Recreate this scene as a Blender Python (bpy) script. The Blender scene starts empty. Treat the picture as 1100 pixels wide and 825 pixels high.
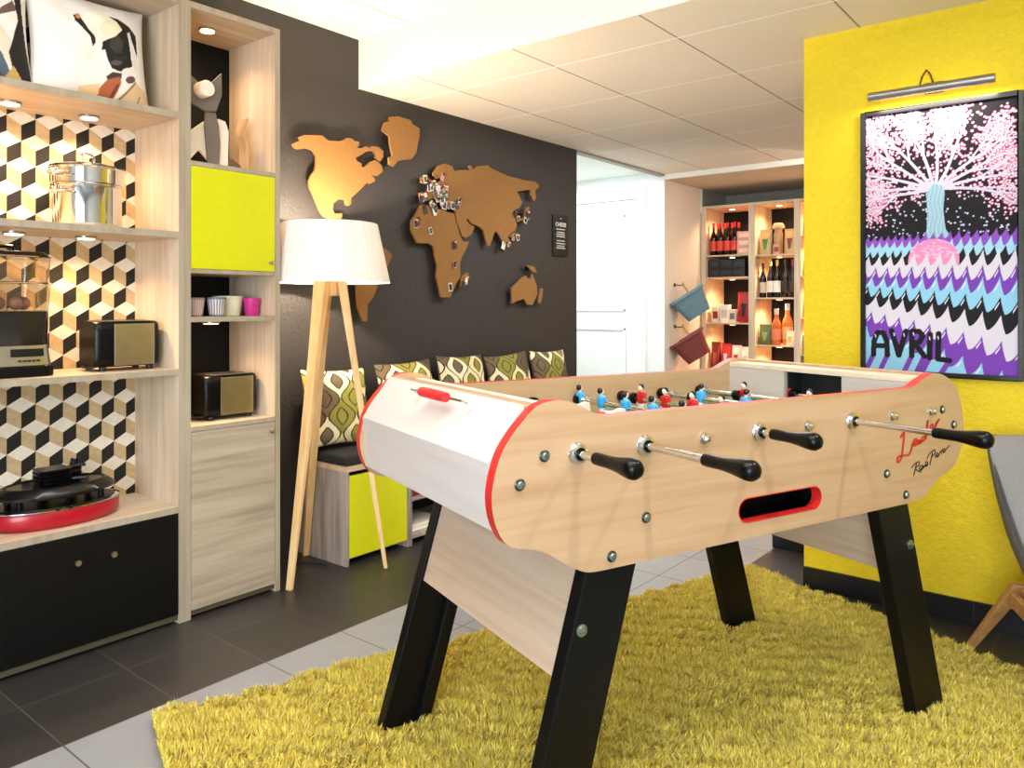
import bpy, bmesh, math, random
import numpy as np
from mathutils import Vector, Matrix
random.seed(7)
rng = np.random.default_rng(11)
SC = bpy.context.scene
COL = SC.collection
PI = math.pi

# ------------------------------------------------------------------ camera
# room axes: X runs along the dark map wall (away, to the right), Y runs towards that wall
YAW = math.radians(38.75)
cam = bpy.data.cameras.new('camera')
cam.sensor_fit = 'HORIZONTAL'
cam.sensor_width = 36.0
cam.lens = 36.0 * 830.0 / 1100.0
cam.shift_y = -84.5 / 1100.0
cam.clip_start = 0.02
camo = bpy.data.objects.new('camera', cam)
COL.objects.link(camo)
camo.location = (0, 0, 1.12)
camo.rotation_euler = (PI / 2, 0, YAW - PI / 2)
SC.camera = camo

# ------------------------------------------------------------------ world, lights, exposure
SC.view_settings.view_transform = 'Standard'
SC.view_settings.look = 'None'
SC.view_settings.gamma = 1.0
SC.view_settings.use_curve_mapping = False
SC.view_settings.exposure = 0.38
W = bpy.data.worlds.new('world')
SC.world = W
W.use_nodes = True
W.node_tree.nodes['Background'].inputs['Color'].default_value = (1.0, 0.97, 0.93, 1)
W.node_tree.nodes['Background'].inputs['Strength'].default_value = 0.35


def aim(o, target):
    d = Vector(target) - o.location
    o.rotation_euler = d.to_track_quat('-Z', 'Y').to_euler()


def area(name, loc, target, sx, sy, power, color=(1, 1, 1)):
    l = bpy.data.lights.new(name, 'AREA')
    l.shape = 'RECTANGLE'
    l.size, l.size_y, l.energy, l.color = sx, sy, power, color
    o = bpy.data.objects.new(name, l)
    COL.objects.link(o)
    o.location = loc
    aim(o, target)
    return o


def spot(name, loc, target, power, color=(1, 1, 1), angle=90, blend=0.6, size=0.03, parent=None):
    l = bpy.data.lights.new(name, 'SPOT')
    l.energy, l.color, l.spot_size, l.spot_blend, l.shadow_soft_size = power, color, math.radians(angle), blend, size
    o = bpy.data.objects.new(name, l)
    COL.objects.link(o)
    o.location = loc
    aim(o, target)
    return o


def point(name, loc, power, color=(1, 1, 1), size=0.03):
    l = bpy.data.lights.new(name, 'POINT')
    l.energy, l.color, l.shadow_soft_size = power, color, size
    o = bpy.data.objects.new(name, l)
    COL.objects.link(o)
    o.location = loc
    return o


WARM = (1.0, 0.66, 0.36)
area('daylight_fill', (-2.3, -0.3, 1.20), (1.6, 1.2, 1.75), 2.6, 1.7, 150, (0.80, 0.90, 1.0))  # added area light for daylight behind the camera; no window is modelled
area('ceiling_fill', (0.45, 1.0, 2.40), (0.45, 1.0, 0), 1.4, 1.2, 30, (1.0, 0.97, 0.93))  # added fill light below the high ceiling, no fixture modelled
area('ceiling_fill', (0.9, -1.4, 2.40), (1.2, -0.9, 0), 1.8, 1.0, 7, (1.0, 0.97, 0.93))  # second added fill, from the camera side, with no lamp built
spot('ceiling_downlight', (1.05, 0.15, 2.40), (1.25, 0.95, 0.6), 49, (1.0, 0.94, 0.86), 80, 0.8, 0.018)
spot('ceiling_downlight', (2.05, -0.35, 2.40), (1.9, 0.75, 0.6), 45, (1.0, 0.94, 0.86), 80, 0.8, 0.018)
area('ceiling_fill', (3.9, 1.7, 2.165), (3.9, 1.7, 0), 0.9, 0.9, 26, (1.0, 0.97, 0.93))  # added fill under the low ceiling, no panel there
area('hall_ceiling_light', (4.95, 3.7, 2.17), (4.95, 3.7, 0), 1.0, 1.2, 22, (0.95, 1.0, 0.98))
area('shop_ceiling_light', (5.3, 1.6, 2.12), (5.6, 2.2, 0), 0.5, 0.6, 9, (1.0, 0.96, 0.90))

# ------------------------------------------------------------------ materials
def lin(h):
    if not isinstance(h, str):
        return tuple(h)
    h = h.lstrip('#')
    r = []
    for i in (0, 2, 4):
        c = int(h[i:i + 2], 16) / 255
        r.append(c / 12.92 if c <= 0.04045 else ((c + 0.055) / 1.055) ** 2.4)
    return tuple(r)


def rgba(h):
    return lin(h) + (1.0,)


MATS = {}


class NT:
    """small helper to wire a node tree"""
    def __init__(s, name):
        s.m = bpy.data.materials.new(name)
        s.m.use_nodes = True
        s.t = s.m.node_tree
        s.b = s.t.nodes['Principled BSDF']
        s.tc = None

    def n(s, typ, **kw):
        nd = s.t.nodes.new(typ)
        for k, v in kw.items():
            setattr(nd, k, v)
        return nd

    def l(s, a, b):
        s.t.links.new(a, b)

    def coord(s, which='Object'):
        if s.tc is None:
            s.tc = s.n('ShaderNodeTexCoord')
        return s.tc.outputs[which]

    def mapping(s, scale=(1, 1, 1), rot=(0, 0, 0)):
        mp = s.n('ShaderNodeMapping')
        mp.inputs['Scale'].default_value = scale
        mp.inputs['Rotation'].default_value = rot
        s.l(s.coord(), mp.inputs['Vector'])
        return mp.outputs[0]

    def noise(s, vec, scale, detail=4, rough=0.55, dist=0.0):
        nz = s.n('ShaderNodeTexNoise')
        nz.inputs['Scale'].default_value = scale
        nz.inputs['Detail'].default_value = detail
        nz.inputs['Roughness'].default_value = rough
        nz.inputs['Distortion'].default_value = dist
        s.l(vec, nz.inputs['Vector'])
        return nz.outputs['Fac']

    def ramp(s, fac, stops):
        r = s.n('ShaderNodeValToRGB')
        e = r.color_ramp.elements
        while len(e) < len(stops):
            e.new(0.5)
        for i, (p, c) in enumerate(stops):
            e[i].position = p
            e[i].color = rgba(c)
        s.l(fac, r.inputs['Fac'])
        return r.outputs['Color']

    def math(s, op, a, b=None, c=None):
        nd = s.n('ShaderNodeMath', operation=op)
        for i, x in enumerate((a, b, c)):
            if x is None:
                continue
            if isinstance(x, (int, float)):
                nd.inputs[i].default_value = x
            else:
                s.l(x, nd.inputs[i])
        return nd.outputs[0]

    def mix(s, fac, a, b):
        nd = s.n('ShaderNodeMix', data_type='RGBA')
        for i, x in ((0, fac), (6, a), (7, b)):
            if isinstance(x, (int, float)):
                nd.inputs[i].default_value = x
            elif isinstance(x, (tuple, str)):
                nd.inputs[i].default_value = rgba(x)
            else:
                s.l(x, nd.inputs[i])
        return nd.outputs[2]

    def bump(s, h, strength, dist=0.01):
        b = s.n('ShaderNodeBump')
        b.inputs['Strength'].default_value = strength
        b.inputs['Distance'].default_value = dist
        s.l(h, b.inputs['Height'])
        s.l(b.outputs[0], s.b.inputs['Normal'])

    def set(s, **kw):
        for k, v in kw.items():
            s.b.inputs[k.replace('_', ' ')].default_value = v
        return s

    def color(s, x):
        if isinstance(x, (tuple, str)):
            s.b.inputs['Base Color'].default_value = rgba(x)
        else:
            s.l(x, s.b.inputs['Base Color'])
        return s


def plain(name, col, rough=0.5, metal=0.0, var=0.06, scale=30, bump=0.0, **kw):
    """solid colour with a little procedural variation"""
    if name in MATS:
        return MATS[name]
    k = NT(name)
    v = k.noise(k.coord(), scale, 3)
    c = lin(col)
    d = tuple(max(0, x * (1 - var)) for x in c)
    e = tuple(min(1, x * (1 + var)) for x in c)
    k.color(k.ramp(v, [(0.3, d), (0.7, e)]))
    k.set(Roughness=rough, Metallic=metal, **kw)
    if bump:
        k.bump(v, bump, 0.004)
    MATS[name] = k.m
    return k.m


def wood(name, base, dark, axis='x', fine=60, rough=0.45, light=None, contrast=1.0, bump=0.05):
    if name in MATS:
        return MATS[name]
    k = NT(name)
    st = {'x': (1.2, 22, 22), 'y': (22, 1.2, 22), 'z': (22, 22, 1.2)}[axis]
    v = k.mapping(st)
    n1 = k.noise(v, 1.6, 6, 0.62, 0.6)
    st2 = {'x': (0.35, 5, 5), 'y': (5, 0.35, 5), 'z': (5, 5, 0.35)}[axis]
    n2 = k.noise(k.mapping(st2), 2.0, 3, 0.5, 1.2)
    f = k.math('ADD', k.math('MULTIPLY', n1, 0.6), k.math('MULTIPLY', n2, 0.4))
    w = 0.17 / contrast
    k.color(k.ramp(f, [(0.5 - w, dark), (0.5, base), (0.5 + w, light or base)]))
    k.set(Roughness=rough)
    k.bump(n1, bump, 0.002)
    MATS[name] = k.m
    return k.m


def attr_mat(name, rough=0.6, bump=0.0, sheen=0.0):
    if name in MATS:
        return MATS[name]
    k = NT(name)
    a = k.n('ShaderNodeVertexColor', layer_name='print')
    k.color(a.outputs['Color'])
    k.set(Roughness=rough)
    if bump:
        k.bump(k.noise(k.coord(), 500, 2), bump, 0.002)
    if sheen:
        k.b.inputs['Sheen Weight'].default_value = sheen
    MATS[name] = k.m
    return k.m


def emit(name, col, strength):
    if name in MATS:
        return MATS[name]
    k = NT(name)
    k.color(col)
    k.b.inputs['Emission Color'].default_value = rgba(col)
    k.b.inputs['Emission Strength'].default_value = strength
    MATS[name] = k.m
    return k.m


def glass(name, col='#ffffff', rough=0.02, alpha=None):
    if name in MATS:
        return MATS[name]
    k = NT(name)
    k.color(col)
    k.set(Roughness=rough, Transmission_Weight=1.0, IOR=1.45)
    MATS[name] = k.m
    return k.m


def stucco(name, col, scale, strength, rough=0.7, var=0.05):
    k = NT(name)
    n1 = k.noise(k.coord(), scale, 5, 0.6)
    n2 = k.noise(k.coord(), scale * 3.5, 3, 0.6)
    c = lin(col)
    k.color(k.ramp(n1, [(0.3, tuple(x * (1 - var) for x in c)), (0.7, tuple(min(1, x * (1 + var)) for x in c))]))
    k.set(Roughness=rough)
    k.bump(k.math('ADD', n1, k.math('MULTIPLY', n2, 0.5)), strength, 0.012)
    return k.m


M = {}
M['oak_x'] = wood('shelf_wood_along_x', '#d8c3a8', '#c2aa8d', 'x', light='#e3d2ba')
M['oak_y'] = wood('shelf_wood_along_y', '#d8c3a8', '#c2aa8d', 'y', light='#e3d2ba')
M['oak_z'] = wood('shelf_wood_along_z', '#d8c3a8', '#c2aa8d', 'z', light='#e3d2ba')
M['oak_edge'] = wood('shelf_edge_band', '#a39784', '#94876f', 'z', light='#aea28f')
M['sonoma'] = wood('sawn_oak_door', '#a99b86', '#8d7f6b', 'x', light='#b8ab97', contrast=1.05, bump=0.2)
M['bench_wood'] = wood('grey_oak', '#a2958a', '#7d7068', 'z', light='#b9aca0', contrast=1.2)
M['black'] = plain('black_laminate', '#070707', 0.45, Specular_IOR_Level=0.25)
M['lime'] = plain('lime_lacquer', '#cfd012', 0.3, var=0.02)
M['steel'] = plain('brushed_steel', '#b9b6ae', 0.28, 1.0)
M['chrome'] = plain('chrome', '#d8d8d8', 0.08, 1.0, var=0.02)
M['zinc'] = plain('zinc_bolt', '#9fb0aa', 0.3, 1.0)
M['washer'] = plain('dark_washer', '#4d5754', 0.35, 1.0)
M['rail_cream'] = plain('rail_cream', '#e6d6c0', 0.4)
M['tray_brown'] = plain('tray_brown', '#6f5a3e', 0.5)
M['blackplastic'] = plain('black_plastic', '#040405', 0.3, Specular_IOR_Level=0.22)
M['darkplastic'] = plain('dark_plastic', '#16161a', 0.4)
M['table_oak'] = wood('table_oak', '#be9c78', '#ad8a65', 'x', light='#c8a986', rough=0.35, contrast=0.8, bump=0.02)
M['white_lam'] = wood('pale_laminate', '#cdc4be', '#c7bdb6', 'y', light='#d2cac5', rough=0.3, bump=0.0)
M['apron_wood'] = wood('apron_wood', '#cdb49b', '#bfa286', 'y', light='#d6c0aa', rough=0.4, bump=0.02)
M['red_edge'] = plain('red_edge_band', '#cc2926', 0.35)
M['leg_black'] = plain('leg_black', '#040507', 0.38, Specular_IOR_Level=0.3)
M['pine'] = wood('pine', '#e2bd84', '#cfa265', 'z', light='#ecd0a0', rough=0.5)
M['chair_wood'] = wood('chair_wood', '#b58552', '#9a6c3e', 'z', light='#c69a68')
M['cork'] = plain('cork', '#8c6230', 0.85, var=0.12, scale=160, bump=0.25)
M['white'] = plain('white_plastic', '#eeeeea', 0.4, var=0.02)
M['skin'] = plain('skin_paint', '#e9d9c9', 0.4, var=0.02)
M['red'] = plain('red_paint', '#c4161c', 0.35)
M['blue'] = plain('sky_blue_paint', '#3aa3e3', 0.35)
M['greenfield'] = plain('green_playfield', '#2f7a3a', 0.5)
M['puck'] = emit('lit_diffuser', '#ffe2b4', 10.0)
M['grey_fabric'] = plain('grey_fabric', '#8d8b8b', 0.9, var=0.12, scale=400, bump=0.3)
M['padblack'] = plain('black_seat_fabric', '#1a1a1b', 0.85, var=0.2, scale=300, bump=0.2)
M['glass'] = glass('clear_glass')
M['cream_text'] = plain('pale_print', '#d9d5cc', 0.6)

# ------------------------------------------------------------------ mesh helpers
class MB:
    def __init__(s):
        s.v, s.f, s.m = [], [], []
        s.X = Matrix()

    def add(s, vs, fs, mi=0):
        o = len(s.v)
        s.v += [tuple(s.X @ Vector(p)) for p in vs]
        s.f += [tuple(o + i for i in f) for f in fs]
        s.m += [mi] * len(fs)
        return s

    def box(s, x0, x1, y0, y1, z0, z1, mi=0):
        return s.add([(x0, y0, z0), (x1, y0, z0), (x1, y1, z0), (x0, y1, z0), (x0, y0, z1), (x1, y0, z1), (x1, y1, z1), (x0, y1, z1)],
                     [(0, 3, 2, 1), (4, 5, 6, 7), (0, 1, 5, 4), (1, 2, 6, 5), (2, 3, 7, 6), (3, 0, 4, 7)], mi)

    def hexa(s, b, t, mi=0):
        """b, t: four bottom and four top corners, counter-clockwise from above"""
        return s.add(list(b) + list(t), [(0, 3, 2, 1), (4, 5, 6, 7), (0, 1, 5, 4), (1, 2, 6, 5), (2, 3, 7, 6), (3, 0, 4, 7)], mi)

    def rings(s, rings, mi=0, cap=True, closed=True):
        n = len(rings[0])
        vs = [p for r in rings for p in r]
        fs = []
        for a in range(len(rings) - 1):
            for i in range(n if closed else n - 1):
                j = (i + 1) % n
                fs.append((a * n + i, a * n + j, (a + 1) * n + j, (a + 1) * n + i))
        if cap:
            fs.append(tuple(range(n - 1, -1, -1)))
            fs.append(tuple((len(rings) - 1) * n + i for i in range(n)))
        return s.add(vs, fs, mi)

    def lathe(s, prof, n=24, c=(0, 0, 0), mi=0, axis='z', cap=True):
        R = []
        for r, z in prof:
            r = max(r, 1e-5)
            ring = []
            for i in range(n):
                a = 2 * PI * i / n
                p = (r * math.cos(a), r * math.sin(a), z)
                if axis == 'y':
                    p = (p[0], p[2], -p[1])
                elif axis == 'x':
                    p = (p[2], p[0], p[1])
                ring.append((c[0] + p[0], c[1] + p[1], c[2] + p[2]))
            R.append(ring)
        return s.rings(R, mi, cap)

    def tube(s, path, rad, n=10, mi=0, flat=None):
        path = [Vector(p) for p in path]
        if not isinstance(rad, (list, tuple)):
            rad = [rad] * len(path)
        R = []
        up = None
        for i, p in enumerate(path):
            d = (path[min(i + 1, len(path) - 1)] - path[max(i - 1, 0)]).normalized()
            if up is None:
                up = Vector((0, 0, 1)) if abs(d.z) < 0.9 else Vector((1, 0, 0))
            a = d.cross(up).normalized()
            b = a.cross(d).normalized()
            up = b
            r = rad[i]
            fb = r if flat is None else flat
            R.append([tuple(p + a * (r * math.cos(2 * PI * k / n)) + b * (fb * math.sin(2 * PI * k / n))) for k in range(n)])
        return s.rings(R, mi)

    def ball(s, c, r, n=14, mi=0):
        if not isinstance(r, (tuple, list)):
            r = (r, r, r)
        m = max(6, n // 2)
        R = []
        for j in range(m + 1):
            t = -PI / 2 + PI * j / m
            q = max(math.cos(t), 1e-3)
            R.append([(c[0] + r[0] * q * math.cos(2 * PI * i / n), c[1] + r[1] * q * math.sin(2 * PI * i / n), c[2] + r[2] * math.sin(t)) for i in range(n)])
        return s.rings(R, mi)

    def prism(s, outer, holes, fn, mi_face=0, mi_side=0):
        """outline(s) in 2D, fn(a, b, k) -> xyz with k = 0 / 1 for the two faces; holes allowed"""
        bm = bmesh.new()
        loops = [outer] + list(holes)
        edges = []
        allv = []
        for lp in loops:
            vv = [bm.verts.new((a, b, 0)) for a, b in lp]
            allv.append(vv)
            for i in range(len(vv)):
                edges.append(bm.edges.new((vv[i], vv[(i + 1) % len(vv)])))
        bmesh.ops.triangle_fill(bm, edges=edges, use_beauty=True, normal=(0, 0, 1))
        bm.verts.index_update()
        pts = [(v.co.x, v.co.y) for v in bm.verts]
        tris = []
        for f in bm.faces:
            idx = [v.index for v in f.verts]
            if f.normal.z < 0 or (f.normal.z == 0):
                idx.reverse()
            tris.append(tuple(idx))
        n = len(pts)
        bm.free()
        s.add([fn(a, b, 1) for a, b in pts] + [fn(a, b, 0) for a, b in pts],
              tris + [tuple(n + i for i in reversed(t)) for t in tris], mi_face)
        for lp in loops:
            k = len(lp)
            s.add([fn(a, b, 0) for a, b in lp] + [fn(a, b, 1) for a, b in lp], [(i, (i + 1) % k, k + (i + 1) % k, k + i) for i in range(k)], mi_side)
        return s

    def build(s, name, mats, parent=None, bevel=0.0, smooth=None, seg=2, normals=True):
        me = bpy.data.meshes.new(name)
        me.from_pydata(s.v, [], s.f)
        if not isinstance(mats, (list, tuple)):
            mats = [mats]
        for m in mats:
            me.materials.append(m)
        if len(mats) > 1:
            me.polygons.foreach_set('material_index', s.m)
        if normals:
            bm = bmesh.new()
            bm.from_mesh(me)
            bmesh.ops.remove_doubles(bm, verts=bm.verts, dist=1e-6)
            bmesh.ops.recalc_face_normals(bm, faces=bm.faces)
            bm.to_mesh(me)
            bm.free()
        me.update()
        o = bpy.data.objects.new(name, me)
        COL.objects.link(o)
        if parent is not None:
            o.parent = parent
        if smooth is not None:
            me.polygons.foreach_set('use_smooth', [True] * len(me.polygons))
            me.set_sharp_from_angle(angle=math.radians(smooth))
        if bevel:
            b = o.modifiers.new('bevel', 'BEVEL')
            b.width, b.segments, b.limit_method, b.angle_limit = bevel, seg, 'ANGLE', math.radians(40)
        return o


def thing(name, label, cat, loc=(0, 0, 0), rz=0.0, group=None):
    o = bpy.data.objects.new(name, None)
    o.empty_display_size = 0.1
    COL.objects.link(o)
    o.location = loc
    o.rotation_euler = (0, 0, rz)
    return tag(o, label, cat, group)


def tag(o, label, cat, group=None):
    o['label'] = label
    o['category'] = cat
    if group:
        o['group'] = group
    return o


def struct(o):
    o['kind'] = 'structure'
    return o


def children(o):
    return [c for c in bpy.data.objects if c.parent == o]


KIDS = {}


def copy_tree(o, parent=None):
    c = o.copy()
    COL.objects.link(c)
    c.parent = parent
    for ch in children(o):
        copy_tree(ch, c)
    return c


def catmull(pts, sub=4, closed=True, sharp=()):
    out = []
    n = len(pts)
    for i in range(n):
        p0, p1, p2, p3 = pts[(i - 1) % n], pts[i], pts[(i + 1) % n], pts[(i + 2) % n]
        seg = math.dist(p1, p2)
        if i in sharp or seg > 0.2:
            out.append(p1)
            continue
        if math.dist(p0, p1) > 0.2:
            p0 = (2 * p1[0] - p2[0], p1[1])
        if math.dist(p2, p3) > 0.2:
            p3 = (2 * p2[0] - p1[0], p2[1])
        for k in range(sub):
            t = k / sub
            out.append(tuple(0.5 * ((2 * b) + (-a + c) * t + (2 * a - 5 * b + 4 * c - d) * t * t + (-a + 3 * b - 3 * c + d) * t ** 3)
                             for a, b, c, d in zip(p0, p1, p2, p3)))
    return out


def poly_mask(U, V, poly):
    """numpy point-in-polygon"""
    ins = np.zeros(U.shape, bool)
    n = len(poly)
    for i in range(n):
        x1, y1 = poly[i]
        x2, y2 = poly[(i + 1) % n]
        if y1 == y2:
            continue
        c = ((y1 > V) != (y2 > V)) & (U < (x2 - x1) * (V - y1) / (y2 - y1) + x1)
        ins ^= c
    return ins


def seg_dist(U, V, a, b):
    ax, ay = a
    bx, by = b
    dx, dy = bx - ax, by - ay
    L = dx * dx + dy * dy + 1e-12
    t = np.clip(((U - ax) * dx + (V - ay) * dy) / L, 0, 1)
    return np.hypot(U - ax - t * dx, V - ay - t * dy), t


def grid_mesh(name, P, C, mat, parent=None, smooth=True):
    """P (n, m, 3) points, C (n, m, 3) linear colours -> quad grid with a colour attribute"""
    n, m = P.shape[:2]
    me = bpy.data.meshes.new(name)
    idx = np.arange(n * m).reshape(n, m)
    q = np.stack([idx[:-1, :-1], idx[1:, :-1], idx[1:, 1:], idx[:-1, 1:]], -1).reshape(-1, 4)
    me.vertices.add(n * m)
    me.vertices.foreach_set('co', P.reshape(-1).astype(np.float32))
    me.loops.add(q.size)
    me.loops.foreach_set('vertex_index', q.reshape(-1).astype(np.int32))
    me.polygons.add(len(q))
    me.polygons.foreach_set('loop_start', np.arange(0, q.size, 4, dtype=np.int32))
    me.polygons.foreach_set('use_smooth', np.full(len(q), smooth))
    me.update(calc_edges=True)
    me.validate()
    if C is not None:
        at = me.color_attributes.new('print', 'FLOAT_COLOR', 'POINT')
        at.data.foreach_set('color', np.concatenate([C.reshape(-1, 3), np.ones((n * m, 1))], 1).reshape(-1).astype(np.float32))
    me.materials.append(mat)
    o = bpy.data.objects.new(name, me)
    COL.objects.link(o)
    if parent is not None:
        o.parent = parent
    return o

# ------------------------------------------------------------------ the room
ZC, ZU = 2.18, 2.42          # low and high ceiling
YW = 2.955                   # dark map wall
XY = 3.13                    # yellow wall


def floor_material():
    k = NT('floor_tiles')
    sx = k.n('ShaderNodeSeparateXYZ')
    k.l(k.coord(), sx.inputs[0])
    x, y = sx.outputs[0], sx.outputs[1]
    P = 0.2945
    gx = k.math('PINGPONG', k.math('SUBTRACT', x, 0.818), P / 2)
    gy = k.math('PINGPONG', k.math('SUBTRACT', y, 2.12), P / 2)
    line = k.math('LESS_THAN', k.math('MINIMUM', gx, gy), 0.0022)
    b1 = k.math('GREATER_THAN', y, 2.12)
    b2 = k.math('MULTIPLY', k.math('GREATER_THAN', x, 2.83), k.math('LESS_THAN', y, 1.29))
    blk = k.math('MAXIMUM', b1, b2)
    # each tile slightly its own tone
    fl = k.n('ShaderNodeCombineXYZ')
    k.l(k.math('FLOOR', k.math('DIVIDE', k.math('SUBTRACT', x, 0.818), P)), fl.inputs[0])
    k.l(k.math('FLOOR', k.math('DIVIDE', k.math('SUBTRACT', y, 2.12), P)), fl.inputs[1])
    wn = k.n('ShaderNodeTexWhiteNoise')
    k.l(fl.outputs[0], wn.inputs['Vector'])
    cl = k.noise(k.coord(), 5, 4)
    grey = k.ramp(k.math('ADD', k.math('MULTIPLY', wn.outputs[0], 0.3), k.math('MULTIPLY', cl, 0.7)), [(0.2, '#7e8288'), (0.8, '#8e9298')])
    dark = k.ramp(k.math('ADD', k.math('MULTIPLY', wn.outputs[0], 0.5), k.math('MULTIPLY', cl, 0.5)), [(0.2, '#252423'), (0.8, '#312e2d')])
    c = k.mix(blk, grey, dark)
    gc = k.mix(blk, '#4a4745', '#47423f')
    k.color(k.mix(line, c, gc))
    k.set(Roughness=0.42)
    k.bump(k.math('SUBTRACT', 1.0, line), 0.15, 0.002)
    return k.m


def ceiling_material(name, xo, yo):
    k = NT(name)
    sx = k.n('ShaderNodeSeparateXYZ')
    k.l(k.coord(), sx.inputs[0])
    P = 0.595
    gx = k.math('PINGPONG', k.math('SUBTRACT', sx.outputs[0], xo), P / 2)
    gy = k.math('PINGPONG', k.math('SUBTRACT', sx.outputs[1], yo), P / 2)
    lx = k.math('LESS_THAN', gx, 0.005)
    ly = k.math('LESS_THAN', gy, 0.004)
    n = k.noise(k.coord(), 120, 3)
    c = k.ramp(n, [(0.3, '#ebdfd0'), (0.7, '#f0e5d7')])
    c = k.mix(ly, c, '#9d8d78')
    c = k.mix(lx, c, '#ffffff')
    k.color(c)
    k.set(Roughness=0.85)
    return k.m


wallpaint = stucco('dark_stucco', '#302c29', 60, 0.35, 0.55)
yellow = stucco('yellow_stucco', '#f0d214', 45, 0.45, 0.6, 0.04)
white_wall = stucco('white_wall_paint', '#e8e6e0', 80, 0.1, 0.7, 0.02)
cream_wall = stucco('cream_wall_paint', '#e6ddd0', 60, 0.12, 0.7, 0.03)
hall_wall = stucco('hall_wall_paint', '#eef3f0', 80, 0.05, 0.6, 0.01)
grey_wall = stucco('grey_wall_paint', '#8f8d88', 60, 0.1, 0.7)
tile_black = plain('black_skirting_tile', '#1a1a1c', 0.3)


def slab(name, x0, x1, y0, y1, z0, z1, mat, bevel=0.0):
    return struct(MB().box(x0, x1, y0, y1, z0, z1).build(name, mat, bevel=bevel))


slab('floor', -2.7, 7.1, -2.7, 5.2, -0.06, 0.0, floor_material())
slab('wall_left', -2.7, 4.387, YW, YW + 0.12, 0, 2.5, wallpaint)
slab('wall_right', XY, XY + 0.16, -2.7, 1.02, 0, 2.5, yellow)
slab('wall_back', -2.7, -2.58, -2.58, YW, 0, 2.5, white_wall)
slab('wall_front', -2.58, XY, -2.7, -2.58, 0, 2.5, white_wall)
slab('ceiling', -2.7, 2.49, -2.7, YW + 0.12, ZU, ZU + 0.08, ceiling_material('ceiling_tiles_high', 0.4, 0.81))
slab('ceiling.001', 2.49, 5.65, -2.7, YW, ZC, ZC + 0.32, ceiling_material('ceiling_tiles_low', 2.80, 0.81))
slab('trim_1', 2.482, 2.49, -2.7, YW, ZC - 0.001, ZU, plain('bulkhead_paint', '#efe9e0', 0.7, var=0.01))
# skirting tiles along the yellow wall, one tile joint every 30 cm
sk = MB()
yy = 1.02
while yy > -2.5:
    sk.box(XY - 0.011, XY, yy - 0.2925, yy, 0, 0.083)
    yy -= 0.2945
sk.box(XY - 0.0085, XY, -2.57, 1.02, 0, 0.0815, 1)
struct(sk.build('baseboard_right', [tile_black, plain('skirting_grout', '#4a4744', 0.8)], bevel=0.001))
# low partition with its own skirting behind the yellow wall's end
slab('wall_partition', 3.56, 3.72, 0.2, 1.30, 0, 0.6, white_wall)
struct(MB().box(3.545, 3.56, 0.2, 1.30, 0, 0.075).build('baseboard_partition', tile_black, bevel=0.001))
# the hall behind the opening
slab('wall_hall', 5.65, 5.75, YW, 3.20, 0, 2.2, hall_wall)
slab('wall_hall.001', 5.65, 5.75, 3.965, 5.2, 0, 2.2, hall_wall)
slab('wall_hall.002', 5.65, 5.75, 3.20, 3.965, 2.004, 2.2, hall_wall)
slab('wall_hall.003', 4.2, 4.387, YW + 0.12, 5.2, 0, 2.2, hall_wall)
slab('wall_hall.004', 4.2, 5.75, 5.2, 5.3, 0, 2.2, hall_wall)
slab('ceiling.002', 4.2, 5.75, YW + 0.0, 5.3, 2.2, 2.3, hall_wall)
slab('trim_2', 4.387, 5.65, YW - 0.006, YW + 0.05, 2.165, 2.2, plain('track_grey', '#a09a8c', 0.6))
# white door on the hall wall
dm = plain('white_door_paint', '#f3f7f5', 0.4, var=0.01)
d = struct(MB().box(5.655, 5.70, 3.205, 3.96, 0.01, 2.0).build('door_1', dm, bevel=0.002))
f = MB()
for a, b in ((3.115, 3.20), (3.965, 4.05)):
    f.box(5.63, 5.665, a, b, 0, 2.09)
f.box(5.63, 5.665, 3.2002, 3.9648, 2.005, 2.09)
o = f.build('door_frame', dm, d, bevel=0.003)
f = MB()
for z0, z1 in ((0.12, 0.93), (1.07, 1.88)):
    for a, b, c, e in ((3.31, 3.86, z0, z0 + 0.022), (3.31, 3.86, z1 - 0.022, z1), (3.31, 3.332, z0, z1), (3.838, 3.86, z0, z1)):
        f.box(5.643, 5.656, a, b, c, e)
f.build('moulding', dm, d, bevel=0.003)
# cream wall with the baskets, the shop niche behind it
slab('wall_cream', 5.75, 6.33, YW, YW + 0.1, 0, 2.3, cream_wall)
struct(MB().box(5.649, 5.75, YW - 0.004, YW, 0, 2.2).build('wall_cream.001', cream_wall))
slab('wall_niche', 6.33, 6.95, YW, YW + 0.1, 0, 2.3, grey_wall)
slab('trim_3', 6.325, 6.345, YW - 0.012, YW, 1.93, 2.14, plain('white_trim', '#e9e4da', 0.5))
slab('wall_shop', 6.87, 6.95, 0.4, YW, 0, 2.3, grey_wall)
slab('wall_shop.001', XY + 0.16, 6.95, 0.3, 0.4, 0, 2.3, cream_wall)
slab('trim_4', 5.65, 5.675, 0.4, YW, 2.14, 2.3, plain('fascia_white', '#f2ece0', 0.5, var=0.01))
slab('ceiling.003', 5.675, 6.95, 0.4, YW, 2.14, 2.3, plain('soffit', '#c8bda9', 0.8, var=0.02))

# ------------------------------------------------------------------ shelving unit with the cube wallpaper
FY, BY = 2.615, 2.945        # front and back of the units


def puck(parent, x, y, z, power=1.6, angle=140):
    o = MB().lathe([(0.030, -0.009), (0.033, -0.006), (0.033, 0.0)], 20, (x, y, z)).build('puck_light', M['steel'], parent, smooth=35)
    MB().lathe([(0.026, -0.0105), (0.026, -0.009)], 20, (x, y, z)).build('diffuser', M['puck'], o)
    spot('puck_spot', (x, y, z - 0.014), (x, y + 0.02, z - 1), power, WARM, angle, 0.9, 0.02)


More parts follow.
